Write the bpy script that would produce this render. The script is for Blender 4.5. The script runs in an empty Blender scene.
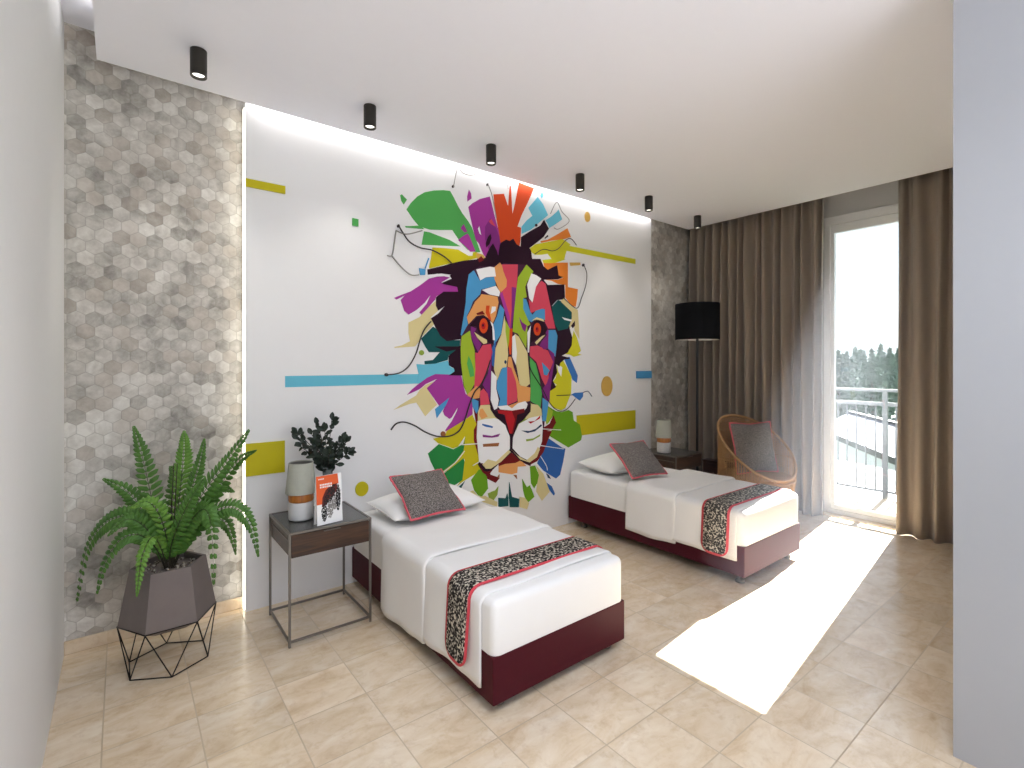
import bpy, bmesh, math, random
from mathutils import Vector, Matrix
random.seed(7)
PI = math.pi
S = bpy.context.scene
COL = S.collection
# ------------------------------------------------------------------ camera, sky, sun, exposure
cam_d = bpy.data.cameras.new('camera')
cam = bpy.data.objects.new('camera', cam_d); COL.objects.link(cam)
cam.location = (0, 0, 1.5)
cam.rotation_euler = (PI/2, 0, math.radians(-38))
cam_d.sensor_width = 36
cam_d.lens = 500/1024*36
cam_d.shift_y = -21/1024
cam_d.clip_start = 0.02
S.camera = cam
S.view_settings.view_transform = 'Standard'
S.view_settings.look = 'None'
S.view_settings.gamma = 1
S.view_settings.use_curve_mapping = False
S.view_settings.exposure = 0.24
S.cycles.use_denoising = True
S.cycles.max_bounces = 10
S.cycles.diffuse_bounces = 6
S.cycles.transparent_max_bounces = 12
S.cycles.sample_clamp_indirect = 6
S.cycles.caustics_reflective = False
S.cycles.caustics_refractive = False

world = bpy.data.worlds.new('world'); S.world = world
world.use_nodes = True
wn = world.node_tree; wn.nodes.clear()
w_out = wn.nodes.new('ShaderNodeOutputWorld'); w_bg = wn.nodes.new('ShaderNodeBackground')
w_tc = wn.nodes.new('ShaderNodeTexCoord'); w_sep = wn.nodes.new('ShaderNodeSeparateXYZ'); w_rmp = wn.nodes.new('ShaderNodeValToRGB')
wn.links.new(w_tc.outputs['Generated'], w_sep.inputs[0]); wn.links.new(w_sep.outputs[2], w_rmp.inputs[0])
wn.links.new(w_rmp.outputs[0], w_bg.inputs[0]); wn.links.new(w_bg.outputs[0], w_out.inputs[0])
w_rmp.color_ramp.elements[0].position = 0.0; w_rmp.color_ramp.elements[0].color = (.92, .95, 1, 1)
w_rmp.color_ramp.elements[1].position = 0.5; w_rmp.color_ramp.elements[1].color = (0.70, 0.80, 1.0, 1)
w_bg.inputs[1].default_value = 1.5

def light(name, kind, loc, energy, color, direction=None, **kw):
    d = bpy.data.lights.new(name, kind); d.energy = energy; d.color = color
    for k, v in kw.items(): setattr(d, k, v)
    o = bpy.data.objects.new(name, d); COL.objects.link(o); o.location = loc
    if direction: o.rotation_euler = Vector(direction).to_track_quat('-Z', 'Y').to_euler()
    return o
SUN_DIR = (-1.0, -0.108, -math.tan(math.radians(38.9)))
light('sun', 'SUN', (9, 3, 6), 46.0, (1.0, 0.98, 0.965), SUN_DIR, angle=0.004)
# added fill above and ahead of the camera, brightens the floor, no fixture
light('entry_down_fill', 'AREA', (0.85, 0.35, 3.035), 36, (0.88, 0.91, 1.0), (0, 0.02, -1), shape='RECTANGLE', size=1.5, size_y=1.5, spread=math.radians(125))

light('entry_up_fill', 'AREA', (1.0, -1.0, 1.75), 24, (0.90, 0.92, 1.0), (.05, .5, 1), shape='RECTANGLE', size=1.6, size_y=.5)  # added upward fill to brighten the ceiling, no real lamp behind it

# ------------------------------------------------------------------ materials
def lin(c):
    return tuple(((x/255)/12.92 if x/255 <= .04045 else ((x/255+.055)/1.055)**2.4) for x in c) + (1,)
class NT:
    def __init__(s, name):
        s.m = bpy.data.materials.new(name); s.m.use_nodes = True
        s.t = s.m.node_tree; s.b = s.t.nodes['Principled BSDF']; s.out = s.t.nodes['Material Output']
    def n(s, typ, **kw):
        nd = s.t.nodes.new(typ)
        for k, v in kw.items(): setattr(nd, k, v)
        return nd
    def put(s, sock, v):
        if isinstance(v, bpy.types.NodeSocket): s.t.links.new(v, sock)
        elif v is not None: sock.default_value = v
    def math(s, op, a, b=None, c=None, clamp=False):
        nd = s.n('ShaderNodeMath', operation=op); nd.use_clamp = clamp
        s.put(nd.inputs[0], a); s.put(nd.inputs[1], b)
        if c is not None: s.put(nd.inputs[2], c)
        return nd.outputs[0]
    def vm(s, op, a, b=None):
        nd = s.n('ShaderNodeVectorMath', operation=op); s.put(nd.inputs[0], a)
        if b is not None: s.put(nd.inputs[1], b)
        return nd.outputs['Value'] if op in ('DOT_PRODUCT', 'LENGTH') else nd.outputs[0]
    def mix(s, f, a, b, blend='MIX'):
        nd = s.n('ShaderNodeMix', data_type='RGBA', blend_type=blend)
        s.put(nd.inputs[0], f); s.put(nd.inputs[6], a); s.put(nd.inputs[7], b)
        return nd.outputs[2]
    def noise(s, vec, scale, detail=4, rough=.55, dist=0, out=0):
        nd = s.n('ShaderNodeTexNoise'); s.put(nd.inputs['Vector'], vec)
        nd.inputs['Scale'].default_value = scale; nd.inputs['Detail'].default_value = detail
        nd.inputs['Roughness'].default_value = rough; nd.inputs['Distortion'].default_value = dist
        return nd.outputs[out]
    def ramp(s, f, stops):
        nd = s.n('ShaderNodeValToRGB'); r = nd.color_ramp
        while len(r.elements) < len(stops): r.elements.new(.5)
        for e, (p, c) in zip(r.elements, stops): e.position = p; e.color = c
        s.put(nd.inputs[0], f); return nd.outputs[0]
    def obj(s): return s.n('ShaderNodeTexCoord').outputs['Object']
    def bump(s, h, strength=.3, dist=.01):
        nd = s.n('ShaderNodeBump'); nd.inputs['Strength'].default_value = strength; nd.inputs['Distance'].default_value = dist
        s.put(nd.inputs['Height'], h); s.put(s.b.inputs['Normal'], nd.outputs[0])
    def set(s, **kw):
        for k, v in kw.items(): s.put(s.b.inputs[k.replace('_', ' ')], v)
        return s.m

def plain(name, c, rough=.5, metal=0, spec=.5, var=.06, scale=18, bump=0, sheen=0):
    t = NT(name); o = t.obj()
    nz = t.noise(o, scale)
    c0 = lin(c); d = tuple(max(0, x*(1-var*2)) for x in c0[:3]) + (1,)
    t.set(Base_Color=t.mix(nz, d, c0) if var else c0, Roughness=rough, Metallic=metal, Specular_IOR_Level=spec)
    if sheen: t.b.inputs['Sheen Weight'].default_value = sheen
    if bump: t.bump(t.noise(o, scale*6), bump, .004)
    return t.m

def mat_floor(name='beige_marble_tile', grout=True):
    t = NT(name); o = t.obj()
    sp = t.n('ShaderNodeSeparateXYZ'); t.put(sp.inputs[0], o)
    tx = t.math('DIVIDE', t.math('SUBTRACT', sp.outputs[0], .565), .3123)
    ty = t.math('DIVIDE', t.math('SUBTRACT', sp.outputs[1], 1.025), .2935)
    fx, fy = t.math('FRACT', tx), t.math('FRACT', ty)
    ix, iy = t.math('FLOOR', tx), t.math('FLOOR', ty)
    cmb = t.n('ShaderNodeCombineXYZ'); t.put(cmb.inputs[0], ix); t.put(cmb.inputs[1], iy)
    wn_ = t.n('ShaderNodeTexWhiteNoise', noise_dimensions='2D'); t.put(wn_.inputs['Vector'], cmb.outputs[0])
    off = t.vm('SCALE', wn_.outputs['Color']); t.t.nodes[-1].inputs['Scale'].default_value = 7.0
    v = t.vm('ADD', o, off)
    mp = t.n('ShaderNodeMapping'); mp.inputs['Rotation'].default_value = (0, 0, .5); mp.inputs['Scale'].default_value = (1, 2.2, 1); t.put(mp.inputs[0], v)
    n1 = t.noise(mp.outputs[0], 4.2, 7, .62, .6); n2 = t.noise(v, 17, 6, .7, .3)
    c = t.ramp(n1, [(.28, lin((203, 178, 146))), (.45, lin((220, 200, 171))), (.6, lin((228, 212, 188))), (.78, lin((235, 225, 207)))])
    c = t.mix(t.math('MULTIPLY', t.ramp(n2, [(.3, (1, 1, 1, 1)), (.5, (0, 0, 0, 1))]), .35), c, lin((184, 152, 116)))
    br = t.math('ADD', .9, t.math('MULTIPLY', wn_.outputs['Value'], .14))
    cb = t.n('ShaderNodeCombineXYZ')
    for k in range(3): t.put(cb.inputs[k], br)
    c = t.mix(1.0, c, cb.outputs[0], 'MULTIPLY')
    rough = .16
    if grout:
        def edge(f, w): return t.math('LESS_THAN', t.math('MINIMUM', f, t.math('SUBTRACT', 1, f)), w)
        g = t.math('MAXIMUM', edge(fx, .0085), edge(fy, .009))
        c = t.mix(g, c, lin((180, 162, 136)))
        hgt = t.math('SUBTRACT', 1, g)
        t.bump(t.math('ADD', hgt, t.math('MULTIPLY', n1, .5)), .12, .004)
        rough = t.math('ADD', .17, t.math('MULTIPLY', n2, .12))
        rough = t.math('ADD', rough, t.math('MULTIPLY', g, .4))
    return t.set(Base_Color=c, Roughness=rough, Specular_IOR_Level=.9)

def mat_hex():
    t = NT('hexagon_marble_tile'); o = t.obj()
    sp = t.n('ShaderNodeSeparateXYZ'); t.put(sp.inputs[0], o)
    H = .074                                            # flat-to-flat width of a hexagon
    px = t.math('ADD', t.math('DIVIDE', sp.outputs[0], H), 100)
    py = t.math('ADD', t.math('DIVIDE', sp.outputs[2], H), 173.2051)
    R3 = 1.7320508
    ax = t.math('SUBTRACT', t.math('MODULO', px, 1.0), .5); ay = t.math('SUBTRACT', t.math('MODULO', py, R3), R3/2)
    bx = t.math('SUBTRACT', t.math('MODULO', t.math('SUBTRACT', px, .5), 1.0), .5)
    by = t.math('SUBTRACT', t.math('MODULO', t.math('SUBTRACT', py, R3/2), R3), R3/2)
    da = t.math('ADD', t.math('MULTIPLY', ax, ax), t.math('MULTIPLY', ay, ay))
    db = t.math('ADD', t.math('MULTIPLY', bx, bx), t.math('MULTIPLY', by, by))
    f = t.math('LESS_THAN', da, db)
    def sel(a, b): return t.math('ADD', b, t.math('MULTIPLY', f, t.math('SUBTRACT', a, b)))
    gx, gy = sel(ax, bx), sel(ay, by)
    idx, idy = t.math('ROUND', t.math('MULTIPLY', t.math('SUBTRACT', px, gx), 2)), t.math('ROUND', t.math('MULTIPLY', t.math('SUBTRACT', py, gy), 1.1547005))
    cm = t.n('ShaderNodeCombineXYZ'); t.put(cm.inputs[0], idx); t.put(cm.inputs[1], idy)
    wn_ = t.n('ShaderNodeTexWhiteNoise', noise_dimensions='2D'); t.put(wn_.inputs['Vector'], cm.outputs[0])
    agx, agy = t.math('ABSOLUTE', gx), t.math('ABSOLUTE', gy)
    e = t.math('MAXIMUM', agx, t.math('ADD', t.math('MULTIPLY', agx, .5), t.math('MULTIPLY', agy, .8660254)))
    line = t.ramp(e, [(.462, (0, 0, 0, 1)), (.492, (1, 1, 1, 1))])
    off = t.vm('SCALE', wn_.outputs['Color']); t.t.nodes[-1].inputs['Scale'].default_value = 9.0
    v = t.vm('ADD', o, off)
    n1 = t.noise(v, 5, 6, .6, .8); n2 = t.noise(v, 22, 5, .65, .4); n3 = t.noise(o, 2.1, 5, .6, .5)
    val = t.math('ADD', t.math('MULTIPLY', n1, .78), t.math('MULTIPLY', n2, .38))
    val = t.math('ADD', val, t.math('MULTIPLY', t.math('SUBTRACT', wn_.outputs['Value'], .5), .17))
    val = t.math('SUBTRACT', t.math('ADD', val, t.math('MULTIPLY', t.math('SUBTRACT', n3, .5), .75)), .05)
    c = t.ramp(val, [(.22, lin((116, 112, 106))), (.4, lin((164, 160, 153))), (.55, lin((194, 190, 183))), (.75, lin((224, 222, 216)))])
    sepc = t.n('ShaderNodeSeparateColor'); t.put(sepc.inputs[0], wn_.outputs['Color'])
    warm = t.math('GREATER_THAN', sepc.outputs[1], .8)
    c = t.mix(t.math('MULTIPLY', warm, .35), c, lin((166, 152, 138)))
    c = t.mix(t.math('MULTIPLY', line, .45), c, lin((136, 132, 124)))
    t.bump(t.math('ADD', t.math('MULTIPLY', t.math('SUBTRACT', 1, line), .6), t.math('MULTIPLY', wn_.outputs['Value'], .5)), .35, .004)
    return t.set(Base_Color=c, Roughness=.5, Specular_IOR_Level=.4)

def mat_wood(name, a, b, axis=0, rough=.4):
    t = NT(name); o = t.obj()
    mp = t.n('ShaderNodeMapping'); sc = [26, 26, 26]; sc[axis] = 2.2; mp.inputs['Scale'].default_value = sc; t.put(mp.inputs[0], o)
    n1 = t.noise(mp.outputs[0], 1.3, 6, .6, 1.0)
    c = t.ramp(n1, [(.3, lin(a)), (.7, lin(b))])
    t.bump(n1, .1, .002)
    return t.set(Base_Color=c, Roughness=rough)

def mat_speckle(name, cols, scale, rough=.95):
    t = NT(name); o = t.obj()
    n1 = t.noise(o, scale, 2, .5)
    k = len(cols)
    c = t.ramp(n1, [(.36+.28*i/(k-1), lin(x)) for i, x in enumerate(cols)])
    t.bump(n1, .5, .004)
    return t.set(Base_Color=c, Roughness=rough, Specular_IOR_Level=.15)

def mat_curtain():
    t = NT('brown_curtain_cloth'); o = t.obj()
    mp = t.n('ShaderNodeMapping'); mp.inputs['Scale'].default_value = (300, 300, 40); t.put(mp.inputs[0], o)
    n1 = t.noise(mp.outputs[0], 1, 3, .6)
    c = t.mix(n1, lin((134, 121, 108)), lin((162, 149, 135)))
    t.set(Base_Color=c, Roughness=.85, Specular_IOR_Level=.2)
    t.b.inputs['Sheen Weight'].default_value = .25
    t.bump(n1, .15, .002)
    return t.m

def mat_glass():
    t = NT('window_glass')
    tr = t.n('ShaderNodeBsdfTransparent'); gl = t.n('ShaderNodeBsdfGlossy'); mx = t.n('ShaderNodeMixShader')
    tr.inputs[0].default_value = (.97, .985, .98, 1); gl.inputs['Roughness'].default_value = .02
    mx.inputs[0].default_value = .07
    t.t.links.new(tr.outputs[0], mx.inputs[1]); t.t.links.new(gl.outputs[0], mx.inputs[2]); t.t.links.new(mx.outputs[0], t.out.inputs[0])
    return t.m

def mat_emit(name, c, s):
    t = NT(name)
    t.set(Base_Color=lin(c), Emission_Color=lin(c), Emission_Strength=s)
    return t.m

M = {}
M['floor'] = mat_floor(); M['skirt'] = mat_floor('marble_skirting', False); M['hex'] = mat_hex()
M['white_wall'] = plain('white_wall_paint', (232, 232, 234), .6, var=.01)
M['panel'] = plain('white_panel_paint', (232, 232, 233), .45, var=.01)
M['side_wall'] = plain('pale_grey_wall_paint', (222, 223, 224), .7, var=.015)
M['grey_wall'] = plain('grey_wall_paint', (164, 166, 170), .7, var=.015)
M['ceiling'] = plain('ceiling_paint', (238, 239, 248), .8, var=.01)
M['win_wall'] = plain('window_wall_paint', (190, 190, 190), .8, var=.02)
M['frame'] = plain('white_window_frame', (226, 228, 230), .35, var=.01)
M['glass'] = mat_glass()
def mat_haze():
    t = NT('sunlit_haze'); t.t.nodes.remove(t.b)
    v = t.n('ShaderNodeVolumeScatter'); v.inputs['Color'].default_value = (.84, .88, 1, 1); v.inputs['Density'].default_value = .043; v.inputs['Anisotropy'].default_value = .5
    t.t.links.new(v.outputs[0], t.out.inputs['Volume']); return t.m
M['haze'] = mat_haze()
M['curtain'] = mat_curtain()
M['black'] = plain('black_metal', (24, 23, 22), .45, var=.05)
M['bronze'] = plain('dark_bronze_metal', (48, 44, 38), .4, .3, var=.05)
M['lens'] = mat_emit('spot_lens', (255, 250, 240), 2.2)
M['wire'] = plain('blackened_wire', (30, 24, 20), .5, .4)
M['steel'] = plain('brushed_steel', (128, 122, 116), .38, .8, var=.08, scale=40)
M['table_top'] = plain('grey_metal_top', (92, 92, 88), .18, .5, var=.08, scale=9)
M['walnut'] = mat_wood('walnut_wood', (38, 24, 16), (88, 58, 38), 0)
M['redwood'] = mat_wood('dark_red_wood', (40, 16, 12), (74, 34, 24), 1)
M['bed_base'] = plain('burgundy_leatherette', (72, 12, 26), .55, spec=.16, var=.08, scale=30)
M['sheet'] = plain('white_cotton', (238, 237, 235), .85, spec=.2, var=.015, scale=8, bump=.05)
M['cover'] = plain('white_coverlet', (232, 231, 229), .85, spec=.2, var=.015, scale=8, bump=.05)
M['fleck'] = mat_speckle('black_and_cream_weave', [(28, 26, 26), (60, 56, 54), (214, 206, 190)], 85)
M['red'] = plain('red_piping', (208, 66, 78), .7, var=.03)
M['fur'] = mat_speckle('grey_tweed', [(72, 68, 66), (112, 105, 101), (150, 143, 138)], 170)
M['pink'] = plain('coral_piping', (212, 92, 104), .8, var=.05)
M['rattan'] = plain('rattan', (186, 140, 88), .55, var=.15, scale=40)
M['concrete'] = plain('dark_concrete', (122, 112, 108), .7, var=.14, scale=9, bump=.08)
M['soil'] = mat_speckle('pot_pebbles', [(60, 52, 44), (130, 120, 108), (190, 184, 172)], 90)
def mat_leaf(name, a, b, sc=60):
    t = NT(name); o = t.obj(); n = t.noise(o, sc, 3)
    t.set(Base_Color=t.mix(n, lin(a), lin(b)), Roughness=.5, Specular_IOR_Level=.4)
    return t.m
M['fern'] = mat_leaf('fern_green', (26, 66, 24), (98, 146, 58), 30)
M['fern2'] = mat_leaf('fern_young_green', (50, 104, 34), (132, 176, 74), 30)
M['stalk'] = plain('fern_stalk', (46, 40, 24), .7)
M['euca'] = mat_leaf('dark_eucalyptus', (20, 30, 24), (46, 60, 48), 40)
M['twig'] = plain('dark_twig', (40, 32, 26), .8)
M['vase'] = plain('smoky_glass_vase', (120, 128, 128), .12, .2, var=.1)
M['lamp_white'] = plain('white_ceramic', (206, 206, 206), .4, var=.03)
M['lamp_shade'] = plain('grey_green_linen', (176, 178, 166), .85, var=.08, scale=60)
M['lamp_band'] = mat_wood('orange_wood', (150, 84, 26), (196, 122, 48), 2)
M['black_shade'] = plain('black_lampshade', (10, 9, 9), .85, spec=.08, var=.05)
M['shade_in'] = plain('white_lampshade_lining', (225, 222, 215), .7, var=.01)
M['paper'] = plain('white_paper', (246, 246, 246), .4, var=0)
M['orange'] = plain('orange_print', (232, 98, 44), .4, var=.03)
M['ink'] = plain('black_print', (18, 16, 16), .5)
M['grey_print'] = plain('grey_print', (150, 146, 142), .5)
M['rail'] = plain('painted_railing', (92, 96, 100), .5, var=.02)
M['balcony'] = plain('balcony_tile', (98, 94, 88), .7, var=.06)
M['lawn'] = mat_leaf('lawn', (76, 92, 72), (92, 106, 86), 2)
M['tree'] = mat_leaf('hazed_tree_leaves', (84, 104, 96), (128, 148, 136), 3)  # distance haze is mixed into this pale leaf colour
M['bark'] = plain('bark', (92, 80, 68), .9)
M['canvas'] = plain('white_canvas', (112, 113, 120), .7, var=.01)
M['fascia'] = plain('grey_fascia', (66, 65, 68), .6, var=.05)
M['plaster'] = plain('white_plaster', (226, 227, 232), .8, var=.02)
M['far_grey'] = plain('grey_awning', (74, 76, 80), .7, var=.05)

# ------------------------------------------------------------------ helpers
def tag(o, label=None, cat=None, group=None, kind=None):
    if label: o['label'] = label
    if cat: o['category'] = cat
    if group: o['group'] = group
    if kind: o['kind'] = kind
    return o
def thing(name, label, cat, loc=(0, 0, 0), rz=0, group=None):
    o = bpy.data.objects.new(name, None); COL.objects.link(o)
    o.empty_display_size = .1; o.location = loc; o.rotation_euler = (0, 0, rz)
    return tag(o, label, cat, group)
def link(name, bm, mats, parent=None, smooth=False, recalc=True):
    me = bpy.data.meshes.new(name)
    if recalc: bmesh.ops.recalc_face_normals(bm, faces=bm.faces[:])
    if smooth:
        for f in bm.faces: f.smooth = True
    bm.to_mesh(me); bm.free()
    for m in (mats if isinstance(mats, (list, tuple)) else [mats]): me.materials.append(m)
    o = bpy.data.objects.new(name, me); COL.objects.link(o)
    if parent: o.parent = parent
    return o
def box(bm, x0, x1, y0, y1, z0, z1, mi=0):
    v = [bm.verts.new((x, y, z)) for z in (z0, z1) for y in (y0, y1) for x in (x0, x1)]
    for q in ((0, 2, 3, 1), (4, 5, 7, 6), (0, 1, 5, 4), (2, 6, 7, 3), (0, 4, 6, 2), (1, 3, 7, 5)):
        f = bm.faces.new([v[i] for i in q]); f.material_index = mi
    return v
def bevel(bm, w, seg=2):
    bmesh.ops.bevel(bm, geom=bm.edges[:] , offset=w, segments=seg, profile=.5, affect='EDGES', clamp_overlap=True)
def B(*a):
    bm = bmesh.new(); box(bm, *a); return bm
def BB(w, seg, *a):
    bm = B(*a); bevel(bm, w, seg); return bm
def lathe(bm, prof, n=32, c=(0, 0), mi=0, cap0=True, cap1=True):
    rings = []
    for r, z in prof:
        rings.append([bm.verts.new((c[0]+r*math.cos(2*PI*i/n), c[1]+r*math.sin(2*PI*i/n), z)) for i in range(n)])
    for a, b in zip(rings, rings[1:]):
        for i in range(n):
            f = bm.faces.new((a[i], a[(i+1) % n], b[(i+1) % n], b[i])); f.material_index = mi
    if cap0: bm.faces.new(rings[0][::-1]).material_index = mi
    if cap1: bm.faces.new(rings[-1]).material_index = mi
    return rings
def catmull(P, k=6, closed=False):
    P = [Vector(p) for p in P]; n = len(P); out = []
    rng = range(n) if closed else range(n-1)
    for i in rng:
        if closed: a, b, c, d = P[i-1], P[i], P[(i+1) % n], P[(i+2) % n]
        else: a, b, c, d = P[max(i-1, 0)], P[i], P[i+1], P[min(i+2, n-1)]
        for j in range(k):
            t = j/k
            out.append(.5*((2*b)+(c-a)*t+(2*a-5*b+4*c-d)*t*t+(3*b-a-3*c+d)*t**3))
    if not closed: out.append(P[-1])
    return out
def tube(bm, pts, r, n=8, closed=False, mi=0, caps=True):
    pts = [Vector(p) for p in pts]; N = len(pts); rings = []
    up = None
    for i, p in enumerate(pts):
        if closed: t = pts[(i+1) % N]-pts[i-1]
        else: t = pts[min(i+1, N-1)]-pts[max(i-1, 0)]
        t.normalize()
        if up is None:
            up = Vector((0, 0, 1)) if abs(t.z) < .9 else Vector((1, 0, 0))
        s = t.cross(up)
        if s.length < 1e-5: s = t.cross(Vector((.3, 1, .2)))
        s.normalize(); up = s.cross(t).normalized()
        rr = r[i] if isinstance(r, (list, tuple)) else r
        rings.append([bm.verts.new(p+s*rr*math.cos(2*PI*j/n)+up*rr*math.sin(2*PI*j/n)) for j in range(n)])
    m = N if closed else N-1
    for i in range(m):
        a, b = rings[i], rings[(i+1) % N]
        for j in range(n):
            f = bm.faces.new((a[j], a[(j+1) % n], b[(j+1) % n], b[j])); f.material_index = mi; f.smooth = True
    if caps and not closed:
        bm.faces.new(rings[0][::-1]).material_index = mi; bm.faces.new(rings[-1]).material_index = mi
def T(*seg, n=8):
    bm = bmesh.new()
    for p, r in seg: tube(bm, p, r, n)
    return bm
def copy_thing(root, loc, label, rz=None):
    r = root.copy(); COL.objects.link(r); r.location = loc
    if rz is not None: r.rotation_euler = (0, 0, rz)
    r['label'] = label
    for ch in list(root.children):
        c = ch.copy(); COL.objects.link(c); c.parent = r
        for g in ch.children:
            d = g.copy(); COL.objects.link(d); d.parent = c
    return r
def struct(name, bm, m, parent=None, label=None):
    o = link(name, bm, m, parent)
    if not parent:
        o['kind'] = 'structure'; o['category'] = name.split('_')[0]
        if label: o['label'] = label
    return o
# ------------------------------------------------------------------ the room
ZC = 3.0415; YS = 3.446; YP = 3.36; XL = -.232; XC = 5.163; XW = 5.57
struct('floor', B(XL-.1, 5.62, -1.6, 3.6, -.1, 0), M['floor'], label='glossy beige marble tiled floor with a bright patch of sun')
bm = bmesh.new(); box(bm, -.0986, XC, -1.6, YP-.06, ZC, ZC+.12)
struct('ceiling', bm, M['ceiling'], label='smooth white dropped ceiling with small black spots')
bm = bmesh.new(); box(bm, XL-.1, 5.8, -1.6, 3.6, 3.254, 3.36)
struct('ceiling_upper', bm, M['ceiling'], label='higher ceiling strip glimpsed above the slot at the left wall')
struct('wall_left', B(XL-.1, XL, -1.6, 3.6, 0, 3.26), M['side_wall'], label='plain pale wall along the left edge')
struct('wall_back', B(XL, 5.8, YS, 3.6, 0, 3.26), M['hex'], label='wall of grey marble hexagon tiles behind the beds')
struct('wall_panel', B(.588, 4.55, YP, YS, 0, 3.07), M['panel'], label='white panel carrying the painted lion')
struct('wall_right', B(2.5, 5.8, -1.6, .467, 0, 3.26), M['grey_wall'], label='plain blue grey wall end at the right edge')
bm = bmesh.new()
box(bm, XW, XW+.14, 2.03, 3.6, 0, 3.26); box(bm, XW, XW+.14, .467, 2.03, 2.945, 3.26); box(bm, XW, XW+.14, .467, 1.16, 0, 2.945)
struct('wall_window', bm, M['win_wall'], label='grey wall around the balcony window')
bm = bmesh.new(); box(bm, XL, .588, YS-.016, YS, 0, .068); bevel(bm, .003, 1)
struct('baseboard_back', bm, M['skirt'], label='beige marble skirting under the left hexagon tiles')
bm = bmesh.new(); box(bm, 4.55, 5.57, YS-.016, YS, 0, .068)
struct('baseboard_far', bm, M['skirt'], label='beige marble skirting beyond the second bed')
struct('trim_1', BB(.004, 1, 5.46, 5.74, 1.16, 2.03, -.02, .012), M['skirt'], label='stone threshold under the balcony window')
# window: white frame, two leaves with a pane each
bm = bmesh.new()
for a in ((1.16, 1.20, .012, 2.95), (1.975, 2.03, .012, 2.95), (1.20, 1.975, 2.87, 2.95), (1.20, 1.975, .012, .05)):
    box(bm, XW-.01, XW+.07, a[0], a[1], a[2], a[3])
w = struct('window_1', bm, M['frame'], label='tall white framed balcony window')
y0, y1 = 1.203, 1.972
bm = bmesh.new()
for a in ((y0, y0+.03, .053, 2.867), (y1-.03, y1, .053, 2.867), (y0+.03, y1-.03, 2.79, 2.867), (y0+.03, y1-.03, .053, .10)):
    box(bm, XW+.005, XW+.055, a[0], a[1], a[2], a[3])
s_ = link('window_sash', bm, M['frame'], w)
link('window_pane', B(XW+.03, XW+.036, y0+.03, y1-.03, .10, 2.79), M['glass'], s_)
# concealed light strips: above the panel top and behind its left edge
light('cove_strip_top', 'AREA', (2.57, YP-.032, 3.11), 7, (1.0, .97, .92), (0, 0, -1), shape='RECTANGLE', size=3.9, size_y=.02)
tag(link('light_strip', B(.582, .588, 3.372, 3.40, .01, 3.038), mat_emit('warm_led', (255, 246, 226), 4.5)), 'thin bright vertical light strip along the left edge of the white panel', 'light strip')
light('cove_strip_left', 'AREA', (-.08, 1.5, 3.2), 2.5, (1.0, .96, .9), (-1, 0, .1), shape='RECTANGLE', size=3.4, size_y=.03)

# curtains
def curtain(y0, y1, amp, waves, label, seed):
    rnd = random.Random(seed)
    t_ = thing('curtain', label, 'curtain', (5.37, (y0+y1)/2, 0))
    bm = bmesh.new(); n = int(waves*14); prev = None
    ph = [rnd.uniform(-.5, .5) for _ in range(int(waves)+3)]; am = [rnd.uniform(.65, 1.15) for _ in range(int(waves)+3)]
    zs = [.003, .4, .8, 1.2, 1.6, 2.0, 2.4, 2.7, 3.0, 3.2]
    rows = []
    for zi, z in enumerate(zs):
        row = []
        for i in range(n+1):
            u = i/n*waves; k = int(u)
            fl = 1.0 if z < 2.6 else 1.0-.35*(z-2.6)/.6
            a = amp*(am[k]*(1-u+k)+am[k+1]*(u-k))*fl
            x = a*(lambda q: math.copysign(abs(q)**.75, q))(math.sin(2*PI*u+ph[k]*(1-u+k)+ph[k+1]*(u-k)+.12*math.sin(z*1.3+k)))
            row.append((x, (y0+(y1-y0)*i/n)-(y0+y1)/2+.012*math.sin(3*u+z), z))
        rows.append(row)
    V = [[bm.verts.new(p) for p in r] for r in rows]; W = [[bm.verts.new((p[0]+.005, p[1], p[2])) for p in r] for r in rows]
    m = len(zs)
    for a in range(m-1):
        for i in range(n):
            bm.faces.new((V[a][i], V[a][i+1], V[a+1][i+1], V[a+1][i])); bm.faces.new((W[a][i+1], W[a][i], W[a+1][i], W[a+1][i+1]))
        bm.faces.new((V[a][0], V[a+1][0], W[a+1][0], W[a][0])); bm.faces.new((V[a][n], W[a][n], W[a+1][n], V[a+1][n]))
    for i in range(n):
        bm.faces.new((V[0][i], W[0][i], W[0][i+1], V[0][i+1])); bm.faces.new((V[m-1][i], V[m-1][i+1], W[m-1][i+1], W[m-1][i]))
    link('drape', bm, M['curtain'], t_, True)
    bm = bmesh.new(); tube(bm, [(0, -(y1-y0)/2, 3.215), (0, (y1-y0)/2, 3.215)], .012)
    link('rail', bm, M['frame'], t_)
curtain(1.965, 3.40, .062, 15, 'long brown pleated curtain hanging behind the rattan chair and floor lamp', 3)
curtain(.50, 1.378, .055, 7, 'brown pleated curtain to the right of the balcony window', 5)

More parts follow.
